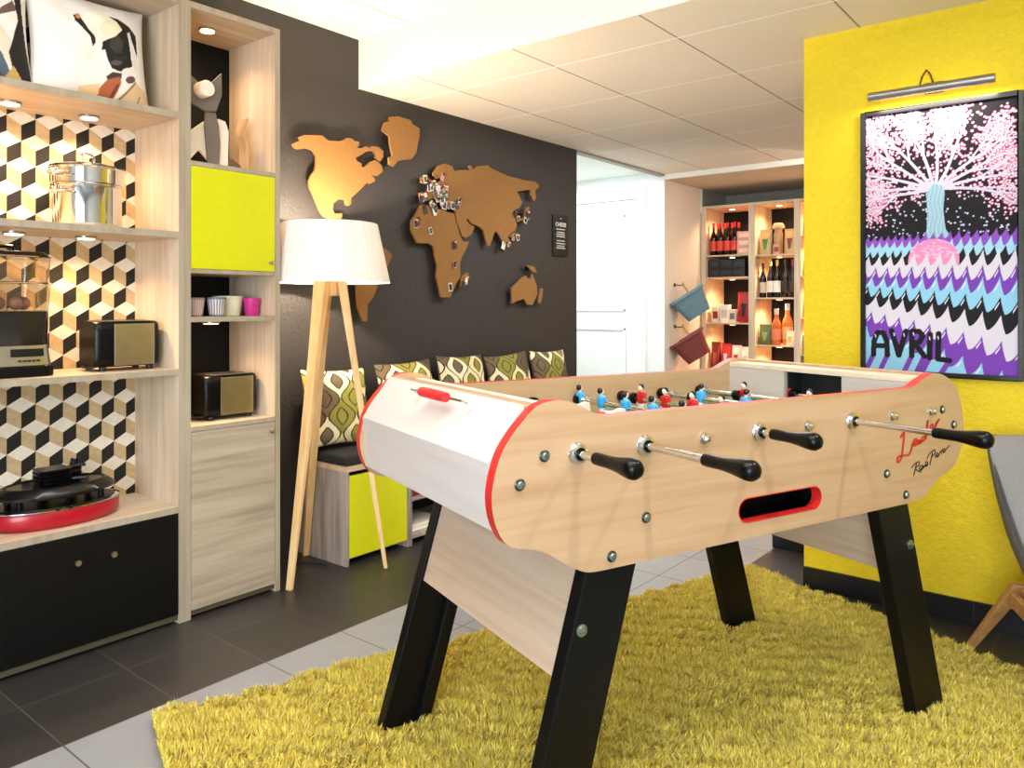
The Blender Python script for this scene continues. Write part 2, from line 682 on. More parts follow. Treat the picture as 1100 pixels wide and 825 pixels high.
UL, UR = 0.51, 1.408
unit = thing('shelving_unit', 'wide open shelving unit backed with black, tan and cream cube-pattern wallpaper', 'shelving unit')
for x in (UL, UR - 0.022):
    o = MB().box(x, x + 0.022, FY + 0.001, BY, 0, 2.205).build('side_panel', M['oak_z'], unit, bevel=0.0008)
    MB().box(x, x + 0.022, FY, FY + 0.001, 0, 2.205).build('edge_band', M['oak_edge'], o)
for a, b in ((2.183, 2.205), (1.778, 1.80), (1.357, 1.379), (0.876, 0.896), (0.390, 0.412)):
    o = MB().box(UL + 0.022, UR - 0.022, FY + 0.001, BY, a, b).build('shelf' if 0.1 < a < 2.1 else 'end_board', M['oak_x'], unit, bevel=0.0008)
    MB().box(UL + 0.022, UR - 0.022, FY, FY + 0.001, a, b).build('edge_band', M['oak_edge'], o)


def cube_wallpaper(x0, x1, z0, z1, y, cx, cz, w, side, rise, parent):
    """rhombus tiles of a tumbling-block print, clipped to the panel"""
    mats = [plain('print_cream', '#ece2d0', 0.6, scale=60), plain('print_tan', '#c9ae83', 0.6, var=0.12, scale=60), plain('print_black', '#16130f', 0.6)]
    mb = MB()

    def clip(poly):
        for ax, lim, sgn in ((0, x0, 1), (0, x1, -1), (1, z0, 1), (1, z1, -1)):
            out = []
            for i in range(len(poly)):
                p, q = poly[i], poly[(i + 1) % len(poly)]
                dp, dq = sgn * (p[ax] - lim), sgn * (q[ax] - lim)
                if dp >= 0:
                    out.append(p)
                if dp * dq < 0:
                    t = dp / (dp - dq)
                    out.append((p[0] + t * (q[0] - p[0]), p[1] + t * (q[1] - p[1])))
            poly = out
            if len(poly) < 3:
                return []
        return poly
    for j in range(-30, 30):
        for i in range(-30, 30):
            x = cx + (i + 0.5 * (j % 2)) * w
            z = cz + j * (side + rise)
            h = w / 2
            for mi, pl in enumerate(([(x, z), (x + h, z + rise), (x, z + 2 * rise), (x - h, z + rise)],
                                     [(x, z), (x - h, z + rise), (x - h, z + rise - side), (x, z - side)],
                                     [(x, z), (x, z - side), (x + h, z + rise - side), (x + h, z + rise)])):
                c = clip(pl)
                if c:
                    mb.add([(a, y, b) for a, b in c], [tuple(range(len(c)))], mi)
    o = mb.build('wallpaper_print', mats, parent)
    return o


o = MB().box(UL + 0.022, UR - 0.022, BY - 0.004, BY, 0.04, 2.183).build('back_panel', M['black'], unit)
cube_wallpaper(UL + 0.022, UR - 0.022, 0.412, 2.183, BY - 0.0045, 1.134, 1.324, 0.0875, 0.054, 0.0275, o)
for x0, x1, kx in ((0.53, 0.8144, 0.77), (0.8148, 1.0998, 1.046), (1.1002, 1.385, 1.157)):
    dr = MB().box(x0, x1, FY + 0.0005, FY + 0.019, 0.033, 0.388).build('door', M['black'], unit, bevel=0.001)
    MB().lathe([(0.0045, 0), (0.0045, -0.012), (0.0095, -0.014), (0.0105, -0.019), (0.009, -0.023), (0.0, -0.024)], 16, (kx, FY, 0.305), axis='y').build('knob', M['steel'], dr, smooth=40)
for x, z in ((0.69, 1.778), (0.931, 1.778), (1.174, 1.778), (0.69, 1.357), (0.934, 1.357), (1.153, 1.357)):
    puck(unit, x, 2.825 if z > 1.5 else 2.80, z, 11.0)
o = MB().box(UL + 0.022, UR - 0.022, FY + 0.006, BY, 0.012, 0.0325).build('plinth_board', plain('plinth_olive', '#4a4530', 0.5), unit)

# ------------------------------------------------------------------ tall cabinet
TL, TR = 1.4085, 1.800
tall = thing('tall_cabinet', 'tall narrow cabinet with a lime door above and a sawn-oak door below', 'cabinet')
for x in (TL, TR - 0.022):
    o = MB().box(x, x + 0.022, FY + 0.001, BY, 0, 2.205).build('side_panel', M['oak_z'], tall, bevel=0.0006)
    MB().box(x, x + 0.022, FY, FY + 0.001, 0, 2.205).build('edge_band', M['oak_edge'], o)
for a, b in ((2.183, 2.205), (1.620, 1.637), (1.236, 1.250), (1.060, 1.078), (0.668, 0.685)):
    o = MB().box(TL + 0.022, TR - 0.022, FY + 0.001, BY, a, b).build('shelf' if 0.1 < a < 2.1 else 'end_board', M['oak_x'], tall, bevel=0.0006)
    MB().box(TL + 0.022, TR - 0.022, FY, FY + 0.001, a, b).build('edge_band', M['oak_edge'], o)
MB().box(TL + 0.022, TR - 0.022, BY - 0.004, BY, 0.063, 2.183).build('back_panel', M['black'], tall)


def small_knob(x, z, parent):
    MB().lathe([(0.004, 0), (0.004, -0.012), (0.008, -0.014), (0.009, -0.018), (0.007, -0.021), (0.0, -0.022)], 14, (x, FY, z), axis='y').build('knob', M['steel'], parent, smooth=40)


dr = MB().box(TL + 0.024, TR - 0.024, FY + 0.0005, FY + 0.018, 1.2515, 1.619).build('door', M['lime'], tall, bevel=0.001)
dr['label'] = 'lime yellow upper door'
small_knob(1.752, 1.285, dr)
dr = MB().box(TL + 0.024, TR - 0.024, FY + 0.0005, FY + 0.018, 0.031, 0.666).build('door', M['sonoma'], tall, bevel=0.001)
dr['label'] = 'sawn oak lower door with horizontal grain'
small_knob(1.755, 0.632, dr)
puck(tall, 1.585, 2.775, 2.183, 8.0)
puck(tall, 1.565, 2.715, 1.060, 6.0)
MB().box(TL + 0.022, TR - 0.022, FY + 0.006, BY, 0.012, 0.0305).build('plinth_board', plain('plinth_olive', '#4a4530', 0.5), tall)

# ------------------------------------------------------------------ rug
TA = math.radians(38.75 - 59.5)          # the table's and rug's angle in the room
TU = Vector((math.cos(TA), math.sin(TA), 0))
TV = Vector((-math.sin(TA), math.cos(TA), 0))


def uv(u, v, z=0.0):
    return TU * u + TV * v + Vector((0, 0, z))


RU0, RU1, RV0, RV1 = 0.222, 2.515, 0.70, 2.285
rug = thing('rug', 'mustard yellow shaggy rug lying under the football table', 'rug', uv((RU0 + RU1) / 2, (RV0 + RV1) / 2), TA)
hw, hd = (RU1 - RU0) / 2, (RV1 - RV0) / 2
bk = plain('rug_backing', '#a8922a', 0.95)
MB().box(-hw, hw, -hd, hd, 0, 0.012).build('backing', bk, rug, bevel=0.004)


def pile():
    N = 300000
    x = rng.uniform(-hw, hw, N)
    y = rng.uniform(-hd, hd, N)
    # smooth random fields for clumps and lay of the pile
    def field(f, k):
        s = np.zeros(N)
        for i in range(k):
            a, ph = rng.uniform(0, 2 * PI), rng.uniform(0, 2 * PI)
            fr = f * rng.uniform(0.6, 1.6)
            s += np.sin(fr * (x * math.cos(a) + y * math.sin(a)) + ph)
        return s / math.sqrt(k)
    f1, f2, f3, f4 = field(170, 9), field(120, 9), field(14, 6), field(70, 8)
    # pull roots into clumps
    hgt = 0.022 + 0.006 * f3.clip(-1, 1) + 0.003 * f1.clip(-1.5, 1.5) + 0.008 * f4.clip(-1.2, 1.2) + rng.uniform(-0.006, 0.006, N)
    ang = f1 * 1.4 + f3 * 1.2 + rng.normal(0, 0.9, N)
    ln = 0.008 + 0.003 * f2 + rng.uniform(0, 0.006, N)
    dx, dy = np.cos(ang) * ln, np.sin(ang) * ln
    w = rng.uniform(0.0012, 0.0022, N)
    wa = rng.uniform(0, PI, N)
    wx, wy = np.cos(wa) * w, np.sin(wa) * w
    z0 = 0.010
    P = np.zeros((N, 5, 3))
    P[:, 0] = np.stack([x - wx, y - wy, np.full(N, z0)], 1)
    P[:, 1] = np.stack([x + wx, y + wy, np.full(N, z0)], 1)
    P[:, 2] = np.stack([x - wx * 1.1 + dx * 0.4, y - wy * 1.1 + dy * 0.4, z0 + hgt * 0.65], 1)
    P[:, 3] = np.stack([x + wx * 1.1 + dx * 0.4, y + wy * 1.1 + dy * 0.4, z0 + hgt * 0.65], 1)
    P[:, 4] = np.stack([x + dx, y + dy, z0 + hgt], 1)
    # keep clear of the table's legs
    keep = np.ones(N, bool)
    cu, cv = (RU0 + RU1) / 2, (RV0 + RV1) / 2
    for lu in (0.720, 1.968):
        for lv, lw in ((1.229, 0.063), (1.878, 0.063)):
            keep &= ~((x + cu > lu) & (x + cu < lu + 0.152) & (y + cv > lv) & (y + cv < lv + lw))
    P = P[keep]
    n = len(P)
    base = np.array(lin('#c7b21e'))
    tip = np.array(lin('#f0e074'))
    t = rng.uniform(0, 1, n)[:, None]
    c = base * (1 - t) + tip * t
    c *= rng.uniform(0.82, 1.12, n)[:, None]
    me = bpy.data.meshes.new('pile')
    me.vertices.add(n * 5)
    me.vertices.foreach_set('co', P.reshape(-1).astype(np.float32))
    o5 = (np.arange(n) * 5)[:, None]
    quad = (o5 + np.array([0, 1, 3, 2])).astype(np.int32)
    tri = (o5 + np.array([2, 3, 4])).astype(np.int32)
    lv = np.concatenate([quad, tri], 1).reshape(-1)
    me.loops.add(len(lv))
    me.loops.foreach_set('vertex_index', lv)
    st = np.stack([np.arange(n) * 7, np.arange(n) * 7 + 4], 1).reshape(-1).astype(np.int32)
    me.polygons.add(2 * n)
    me.polygons.foreach_set('loop_start', st)
    me.polygons.foreach_set('use_smooth', np.ones(2 * n, bool))
    me.update(calc_edges=True)
    at = me.color_attributes.new('print', 'FLOAT_COLOR', 'POINT')
    at.data.foreach_set('color', np.repeat(np.concatenate([c, np.ones((n, 1))], 1), 5, 0).reshape(-1).astype(np.float32))
    me.materials.append(attr_mat('rug_pile', 0.9, sheen=0.3))
    o = bpy.data.objects.new('pile', me)
    COL.objects.link(o)
    o.parent = rug
    o['kind'] = 'stuff'


pile()

# ------------------------------------------------------------------ football table
TC = (1.43, 1.585)
table = thing('football_table', 'pale oak football table with red edging standing on black splayed legs', 'football table', uv(*TC), TA)
HV = 0.365
PROF = [(-0.691, 0.903), (-0.715, 0.877), (-0.735, 0.847), (-0.748, 0.809), (-0.754, 0.769), (-0.748, 0.728), (-0.732, 0.694), (-0.709, 0.675), (-0.675, 0.667),
        (-0.640, 0.655), (-0.597, 0.628), (-0.563, 0.609), (-0.537, 0.600), (-0.50, 0.598), (0.489, 0.600), (0.532, 0.603), (0.575, 0.613), (0.606, 0.635), (0.65, 0.656), (0.70, 0.672),
        (0.735, 0.71), (0.752, 0.758), (0.752, 0.803), (0.741, 0.849), (0.715, 0.896), (0.663, 0.927), (0.612, 0.936), (0.562, 0.922), (0.518, 0.905), (0.47, 0.902),
        (-0.473, 0.902), (-0.511, 0.905), (-0.541, 0.917), (-0.578, 0.934), (-0.618, 0.940), (-0.658, 0.931)]
PROFS = catmull(PROF, 4)


def stadium(x0, x1, z0, z1, n=8):
    r = (z1 - z0) / 2
    out = []
    for i in range(n + 1):
        a = -PI / 2 + PI * i / n
        out.append((x1 - r + r * math.cos(a), (z0 + z1) / 2 + r * math.sin(a)))
    for i in range(n + 1):
        a = PI / 2 + PI * i / n
        out.append((x0 + r + r * math.cos(a), (z0 + z1) / 2 + r * math.sin(a)))
    return out


SLOT = stadium(-0.130, 0.150, 0.634, 0.690)
RODS = [-0.566, -0.399, -0.233, -0.066, 0.100, 0.262, 0.430, 0.600]
RZ = 0.835
for sgn in (-1, 1):
    fn = (lambda a, b, k, s=sgn: (a, s * (HV if k else HV - 0.026), b))
    mb = MB().prism(PROFS, [SLOT], fn, 0, 1)
    p = mb.build('side_panel', [M['table_oak'], M['red_edge']], table, smooth=30)
    # slot rim
    rim = MB()
    n = len(SLOT)
    cx, cz = sum(q[0] for q in SLOT) / n, sum(q[1] for q in SLOT) / n
    inner = [(cx + (q[0] - cx) * 0.985, cz + (q[1] - cz) * 0.93) for q in SLOT]
    rim.prism(SLOT, [inner], lambda a, b, k, s=sgn: (a, s * (HV + (0.001 if k else -0.026)), b))
    rim.build('slot_rim', M['red_edge'], p)
    # bolts on the panel
    for bx, bz in ((-0.695, 0.789), (-0.641, 0.837), (-0.482, 0.622), (-0.394, 0.687), (0.704, 0.791), (0.650, 0.836), (0.485, 0.624), (0.404, 0.688)):
        MB().lathe([(0.0115, 0.0), (0.0115, 0.0012 * sgn), (0.0095, 0.0026 * sgn), (0.0, 0.0026 * sgn)], 20, (bx, sgn * HV, bz), 1, 'y').lathe(
            [(0.0078, 0.0026 * sgn), (0.0078, 0.005 * sgn), (0.0062, 0.0075 * sgn), (0.0, 0.0085 * sgn)], 18, (bx, sgn * HV, bz), 0, 'y').build('bolt', [M['zinc'], M['washer']], p, smooth=35)
    if sgn < 0:
        near_panel = p

SCRIPT_RED = [[(0.4608,0.7752),(0.4687,0.7812),(0.4770,0.7892),(0.4753,0.7660),(0.4704,0.7400),(0.4661,0.7245),(0.4565,0.7136),(0.4495,0.7135),(0.4487,0.7210),(0.4565,0.7276),(0.4783,0.7273),(0.4982,0.7280),(0.5084,0.7390),(0.5147,0.7572)],
    [(0.5205,0.7540),(0.5318,0.7597),(0.5309,0.7659),(0.5219,0.7632),(0.5192,0.7541),(0.5250,0.7487),(0.5363,0.7539)],
    [(0.5499,0.7607),(0.5417,0.7615),(0.5372,0.7551),(0.5435,0.7524),(0.5508,0.7607),(0.5499,0.7540),(0.5590,0.7586)],
    [(0.5682,0.7686),(0.5590,0.7680),(0.5572,0.7609),(0.5645,0.7594),(0.5728,0.7709),(0.5830,0.8123),(0.5783,0.7868),(0.5751,0.7612)],
    [(0.5936,0.7855),(0.6076,0.7920),(0.6044,0.7983),(0.5950,0.7941),(0.5936,0.7855),(0.6006,0.7830),(0.6123,0.7895)],
    [(0.6147,0.7865),(0.6251,0.8036),(0.6194,0.7958),(0.6312,0.8073),(0.6383,0.8109)]]
SCRIPT_BLACK = [[(0.5192,0.6696),(0.5250,0.6837),(0.5327,0.7031)],
    [(0.5084,0.6909),(0.5250,0.7012),(0.5431,0.7047),(0.5417,0.6954),(0.5273,0.6889),(0.5408,0.6793),(0.5536,0.6758)],
    [(0.5454,0.6815),(0.5581,0.6883),(0.5536,0.6942),(0.5454,0.6883),(0.5490,0.6806),(0.5590,0.6828)],
    [(0.5590,0.6828),(0.5636,0.6931),(0.5627,0.6856),(0.5719,0.6936),(0.5728,0.6862)],
    [(0.5728,0.6894),(0.5820,0.6966),(0.5765,0.7013),(0.5719,0.6950),(0.5765,0.6890),(0.5857,0.6935)],
    [(0.5751,0.7055),(0.5830,0.7101)],
    [(0.5913,0.6902),(0.5969,0.7033),(0.6044,0.7244)],
    [(0.5797,0.7105),(0.5936,0.7227),(0.6137,0.7296),(0.6147,0.7193),(0.5983,0.7113)],
    [(0.6147,0.7070),(0.6194,0.7161)],
    [(0.6203,0.7091),(0.6298,0.7165),(0.6251,0.7202),(0.6203,0.7146),(0.6251,0.7081),(0.6345,0.7132)],
    [(0.6345,0.7110),(0.6393,0.7216),(0.6455,0.7232)],
    [(0.6455,0.7149),(0.6498,0.7256),(0.6565,0.7272)],
    [(0.6536,0.7169),(0.6632,0.7229),(0.6594,0.7280),(0.6536,0.7230),(0.6584,0.7178),(0.6695,0.7265),(0.6864,0.7355)]]


def strokes(name, lines, r, mat, parent):
    mb = MB()
    for ln in lines:
        pts = catmull(ln + [ln[-1]] + ln[::-1][1:-1], 4)[:4 * len(ln)] if len(ln) > 2 else ln
        pts = pts[:4 * (len(ln) - 1) + 1]
        ps = [(a, -HV - 0.0004, b) for a, b in pts]
        m = len(ps)
        left, right = [], []
        for i, q in enumerate(ps):
            a, b = ps[max(i - 1, 0)], ps[min(i + 1, m - 1)]
            dx, dz = b[0] - a[0], b[2] - a[2]
            L = math.hypot(dx, dz) or 1
            w = r * (0.55 + 0.45 * abs(dz) / L) * (1.0 if 0 < i < m - 1 else 0.5)
            left.append((q[0] - dz / L * w, q[1], q[2] + dx / L * w))
            right.append((q[0] + dz / L * w, q[1], q[2] - dx / L * w))
        mb.add(left + right, [(i, i + 1, m + i + 1, m + i) for i in range(m - 1)])
    return mb.build(name, mat, parent)


strokes('red_script', SCRIPT_RED, 0.0046, plain('red_script_ink', '#c3281a', 0.5), near_panel)
strokes('black_script', SCRIPT_BLACK, 0.0025, plain('black_script_ink', '#15110f', 0.5), near_panel)

# ends: two pale laminate facets, the inner goal walls, top rails
for sgn in (-1, 1):
    for name, (a, b) in (('end_panel', ((0.738, 0.703), (0.747, 0.8285))), ('end_panel', ((0.747, 0.8295), (0.672, 0.932)))):
        dx, dz = b[0] - a[0], b[1] - a[1]
        L = math.hypot(dx, dz)
        nx, nz = -dz / L * 0.018, dx / L * 0.018
        q = [a, b, (b[0] + nx, b[1] + nz), (a[0] + nx, a[1] + nz)]
        MB().prism([(sgn * s_, t_) for s_, t_ in q], [], lambda s_, t_, k: (s_, (HV - 0.026) * (1 if k else -1), t_)).build(name, M['white_lam'], table, bevel=0.0006)
    for r0, r1, z0, z1, nm, mt in ((0.672, 0.650, 0.914, 0.9315, 'end_rail', M['table_oak']), (0.599 if sgn < 0 else 0.649, 0.577, 0.9085, 0.924, 'end_rail', M['rail_cream']), (0.650, 0.599, 0.880, 0.888, 'coin_tray', M['tray_brown'])):
        if sgn > 0 and nm == 'coin_tray':
            continue
        x0, x1 = sorted((sgn * r0, sgn * r1))
        MB().box(x0, x1, -(HV - 0.026), HV - 0.026, z0, z1).build(nm, mt, table, bevel=0.0015)
    x0, x1 = sorted((sgn * 0.577, sgn * 0.592))
    for y0, y1, z0, z1, nm in ((-(HV - 0.026), -0.105, 0.745, 0.908, 'goal_wall'), (0.105, HV - 0.026, 0.745, 0.908, 'goal_wall'), (-0.105, 0.105, 0.745, 0.80, 'goal_sill')):
        MB().box(x0, x1, y0, y1, z0, z1).build(nm, M['white_lam'], table)
    x0, x1 = sorted((sgn * 0.592, sgn * 0.66))
    g = MB()
    g.box(x0, x1, -0.105, -0.100, 0.745, 0.908).box(x0, x1, 0.100, 0.105, 0.745, 0.908).box(x0, x1, -0.1, 0.1, 0.745, 0.75)
    g.X = Matrix()
    xe = (x1 - 0.005, x1) if sgn > 0 else (x0, x0 + 0.005)
    g.box(xe[0], xe[1], -0.1, 0.1, 0.75, 0.908)
    g.build('goal_box', plain('goal_dark', '#1d2426', 0.6), table)
# playfield with painted lines, ball trough
pf = MB().box(-0.592, 0.592, -(HV - 0.026), HV - 0.026, 0.735, 0.745).build('playfield', M['greenfield'], table)
ln = MB()
ln.box(-0.003, 0.003, -0.33, 0.33, 0.745, 0.7454)
for s_ in (-1, 1):
    ln.box(s_ * 0.40 - 0.003, s_ * 0.40 + 0.003, -0.2, 0.2, 0.745, 0.7454)
    for t_ in (-1, 1):
        a, b = sorted((s_ * 0.40, s_ * 0.57))
        ln.box(a, b, t_ * 0.2 - 0.003, t_ * 0.2 + 0.003, 0.745, 0.7454)
ring = [(0.09 * math.cos(2 * PI * i / 40), 0.09 * math.sin(2 * PI * i / 40)) for i in range(40)]
ln.prism(ring, [[(x * 0.94, y * 0.94) for x, y in ring]], lambda a, b, k: (a, b, 0.745 + 0.0004 * k))
ln.build('field_lines', M['white'], pf)
tr = MB()
tr.box(-0.20, 0.22, -(HV - 0.026), HV - 0.026, 0.618, 0.626)
for y in (-0.26, 0.25):
    tr.box(-0.20, 0.22, y, y + 0.008, 0.626, 0.72)
for x in (-0.20, 0.212):
    tr.box(x, x + 0.008, -(HV - 0.026), HV - 0.026, 0.626, 0.72)
tr.box(-0.20, 0.22, -(HV - 0.026), HV - 0.026, 0.72, 0.728)
tr.build('ball_trough', M['black'], table)

# splayed legs and the aprons between them
SL = 0.288
for sx in (-1, 1):
    off = 0.0 if sx < 0 else -0.02
    for sy in (-1, 1):
        mb = MB()
        def leg_box(o0, o1, y0, y1, zt, zb=0.0125):
            def q(z, o):
                return sx * (0.535 + off - o + SL * (0.597 - z))
            xs = sorted((q(zb, o0), q(zb, o1)))
            xt = sorted((q(zt, o0), q(zt, o1)))
            ya, yb = sorted((sy * y0, sy * y1))
            mb.hexa([(xs[0], ya, zb), (xs[1], ya, zb), (xs[1], yb, zb), (xs[0], yb, zb)], [(xt[0], ya, zt), (xt[1], ya, zt), (xt[1], yb, zt), (xt[0], yb, zt)])
        leg_box(0.0, 0.128, 0.316, 0.352, 0.66)
        if sx < 0:
            leg_box(0.092, 0.128, 0.296, 0.316, 0.66)
        lg = mb.build('leg', M['leg_black'], table, bevel=0.003)
        zb_ = 0.484
        bx = sx * (0.535 + off - 0.022 + SL * (0.597 - zb_))
        MB().lathe([(0.0125, 0.0), (0.0125, 0.0015 * sy), (0.0085, 0.003 * sy), (0.0085, 0.007 * sy), (0.0, 0.0095 * sy)], 18, (bx, sy * 0.352, zb_), axis='y').build('bolt', M['zinc'], lg, smooth=35)
    def q(z, o):
        return sx * (0.535 + off - o + SL * (0.597 - z))
    zb_, zt_ = 0.385, 0.66
    xs, xt = sorted((q(zb_, 0.010), q(zb_, 0.030))), sorted((q(zt_, 0.010), q(zt_, 0.030)))
    MB().hexa([(xs[0], -0.315, zb_), (xs[1], -0.315, zb_), (xs[1], 0.315, zb_), (xs[0], 0.315, zb_)],
              [(xt[0], -0.315, zt_), (xt[1], -0.315, zt_), (xt[1], 0.315, zt_), (xt[0], 0.315, zt_)]).build('apron', M['apron_wood'], table, bevel=0.001)
# carrying frame that joins legs, panels and field
fr = MB()
for sy in (-1, 1):
    a, b = sorted((sy * 0.300, sy * (HV - 0.0265)))
    fr.box(-0.47, 0.45, a, b, 0.7285, 0.735)
for sx in (-1, 1):
    a, b = sorted((sx * 0.57, sx * 0.42))
    fr.box(a, b, -(HV - 0.0265), HV - 0.0265, 0.66, 0.70)
fr.build('frame', M['black'], table)


def figure(shirt, hair):
    """one table player, rod along y through its waist"""
    mb = MB()
    mb.X = Matrix()
    # foot block and legs
    mb.rings([[(x * sx + ox, y * sy, z) for x, y in ((-1, -1), (1, -1), (1, 1), (-1, 1))] for sx, sy, z, ox in
              ((0.012, 0.011, -0.072, 0.004), (0.012, 0.011, -0.060, 0.003), (0.0065, 0.009, -0.052, 0), (0.007, 0.010, -0.034, 0))], 2)
    mb.rings([[(x * sx, y * sy, z) for x, y in ((-1, -.6), (-.6, -1), (.6, -1), (1, -.6), (1, .6), (.6, 1), (-.6, 1), (-1, .6))] for sx, sy, z in
              ((0.008, 0.0115, -0.036), (0.0105, 0.0125, -0.022), (0.0105, 0.012, -0.011))], 1)
    mb.rings([[(x * sx, y * sy, z) for x, y in ((-1, -.6), (-.6, -1), (.6, -1), (1, -.6), (1, .6), (.6, 1), (-.6, 1), (-1, .6))] for sx, sy, z in
              ((0.0115, 0.0125, -0.011), (0.0125, 0.0135, 0.0), (0.0105, 0.0155, 0.015), (0.008, 0.0145, 0.021), (0.005, 0.006, 0.024))], 0)
    for s_ in (-1, 1):
        mb.tube([(0, s_ * 0.0145, 0.018), (0.002, s_ * 0.0185, 0.004), (0.005, s_ * 0.0165, -0.010)], [0.0048, 0.0045, 0.0038], 8, 0)
        mb.ball((0.006, s_ * 0.016, -0.013), 0.0042, 8, 2)
    mb.tube([(0, 0, 0.022), (0, 0, 0.028)], 0.005, 8, 2)
    mb.ball((0.001, 0, 0.0345), (0.0088, 0.0082, 0.0105), 14, 2)
    mb.ball((-0.0015, 0, 0.0375), (0.0088, 0.0088, 0.0098), 14, 3)
    return mb, [shirt, M['white'], M['skin'], hair]


HAIR = plain('painted_black_hair', '#0a0a0c', 0.35)
fig_me = {}
for key, shirt in (('blue', M['blue']), ('red', M['red'])):
    mb, ms = figure(shirt, HAIR)
    o = mb.build('player', ms, None, smooth=50)
    fig_me[key] = o.data
    bpy.data.objects.remove(o)


def put_mesh(name, me, parent, loc, rot=(0, 0, 0)):
    o = bpy.data.objects.new(name, me)
    COL.objects.link(o)
    o.parent = parent
    o.location, o.rotation_euler = loc, rot
    return o


o = MB().lathe([(0.0095, -0.012), (0.016, -0.012), (0.0175, -0.009), (0.0175, 0.009), (0.016, 0.012), (0.0095, 0.012)], 20, axis='y').build('bumper', M['blackplastic'], None, smooth=35)
bump_me = o.data
bpy.data.objects.remove(o)
sp = MB()
sp.tube([(0.0105 * math.cos(a), -0.02 + 0.04 * a / (12 * PI), 0.0105 * math.sin(a)) for a in [i * PI / 5 for i in range(61)]], 0.0013, 5)
o = sp.build('spring', M['chrome'], None, smooth=60)
spring_me = o.data
bpy.data.objects.remove(o)
o = MB().lathe([(0.0115, 0.0), (0.0122, -0.012), (0.0118, -0.03), (0.0122, -0.05), (0.0145, -0.072), (0.0178, -0.092), (0.0192, -0.104), (0.0186, -0.114), (0.014, -0.122), (0.007, -0.1255), (0.0, -0.126)],
               24, axis='y').build('handle', M['blackplastic'], None, smooth=40)
handle_me = o.data
bpy.data.objects.remove(o)
o = MB().lathe([(0.009, 0.0), (0.0215, 0.0), (0.0215, -0.003), (0.019, -0.006), (0.0175, -0.012), (0.016, -0.013), (0.009, -0.013)], 24, axis='y').build('bushing', M['chrome'], None, smooth=35)
bush_me = o.data
bpy.data.objects.remove(o)
o = MB().lathe([(0.0086, -0.0), (0.0125, 0.0), (0.0125, -0.0145), (0.0086, -0.0145)], 18, axis='y').build('bushing_ring', M['blackplastic'], None, smooth=35)
ring_me = o.data
bpy.data.objects.remove(o)
V0 = 1.585
ROD = [  # side of the handle, handle start, team, tilt, figures (v)
    (-1, 1.160, 'blue', 2.2, [1.585]),
    (-1, 1.049, 'blue', 1.9, [1.70, 1.47]),
    (1, 2.08, 'red', 1.7, [1.74, 1.585, 1.43]),
    (-1, 1.181, 'blue', -0.15, [1.905, 1.800, 1.690, 1.575, 1.460]),
    (1, 2.10, 'red', 0.12, [1.820, 1.712, 1.600, 1.490, 1.380]),
    (-1, 1.010, 'blue', 0.1, [1.738, 1.560, 1.380]),
    (1, 2.06, 'red', 0.2, [1.715, 1.47]),
    (1, 2.12, 'red', 0.05, [1.700])]
for x, (side, hs, team, tilt, vs) in zip(RODS, ROD):
    if side < 0:
        ya, yb = hs - V0 - 0.01, HV + 0.012
    else:
        ya, yb = -HV - 0.012, hs - V0 + 0.01
    rod = MB().lathe([(0.008, ya), (0.008, yb)], 14, (x, 0, RZ), axis='y').build('playing_rod', M['chrome'], table, smooth=40)
    put_mesh('handle', handle_me, rod, (x, hs - V0, RZ), (0, 0, 0 if side < 0 else PI))
    MB().lathe([(0.0, (HV + 0.0165) * -side), (0.005, (HV + 0.016) * -side), (0.0092, (HV + 0.012) * -side), (0.0092, (HV + 0.003) * -side), (0.013, (HV + 0.002) * -side), (0.013, HV * -side), (0.0, HV * -side)], 14, (x, 0, RZ), axis='y').build('end_cap', M['chrome'], rod, smooth=35)
    if side < 0:
        put_mesh('bushing', bush_me, rod, (x, -HV, RZ))
        put_mesh('bushing_ring', ring_me, rod, (x, -HV, RZ))
    for v in vs:
        put_mesh('player', fig_me[team], rod, (x, v - V0, RZ), (0, tilt, PI if team == 'red' else 0))
    lo, hi = min(vs) - V0, max(vs) - V0
    for yy in (min(hi + 0.033, 0.345), lo - 0.033, ):
        put_mesh('bumper', bump_me, rod, (x, yy, RZ))
    for yy in (0.325, -0.325):
        put_mesh('bumper', bump_me, rod, (x, yy, RZ))
        put_mesh('spring', spring_me, rod, (x, yy * 0.905, RZ))
# score bead on its chrome wire along the left end
sc = MB().lathe([(0.0025, -0.17), (0.0025, 0.09)], 8, (-0.716, 0, 0.924), axis='y').build('score_wire', M['chrome'], table, smooth=40)
MB().lathe([(0.004, -0.098), (0.0105, -0.096), (0.0115, -0.07), (0.0115, 0.02), (0.0105, 0.033), (0.004, 0.035)], 18, (-0.716, 0, 0.924), axis='y').build('score_bead', plain('red_grip', '#e0222a', 0.4), sc, smooth=40)
for yy in (-0.17, 0.09):
    MB().tube([(-0.716, yy, 0.924), (-0.69, yy, 0.907)], 0.003, 8).build('score_bracket', M['chrome'], sc, smooth=40)

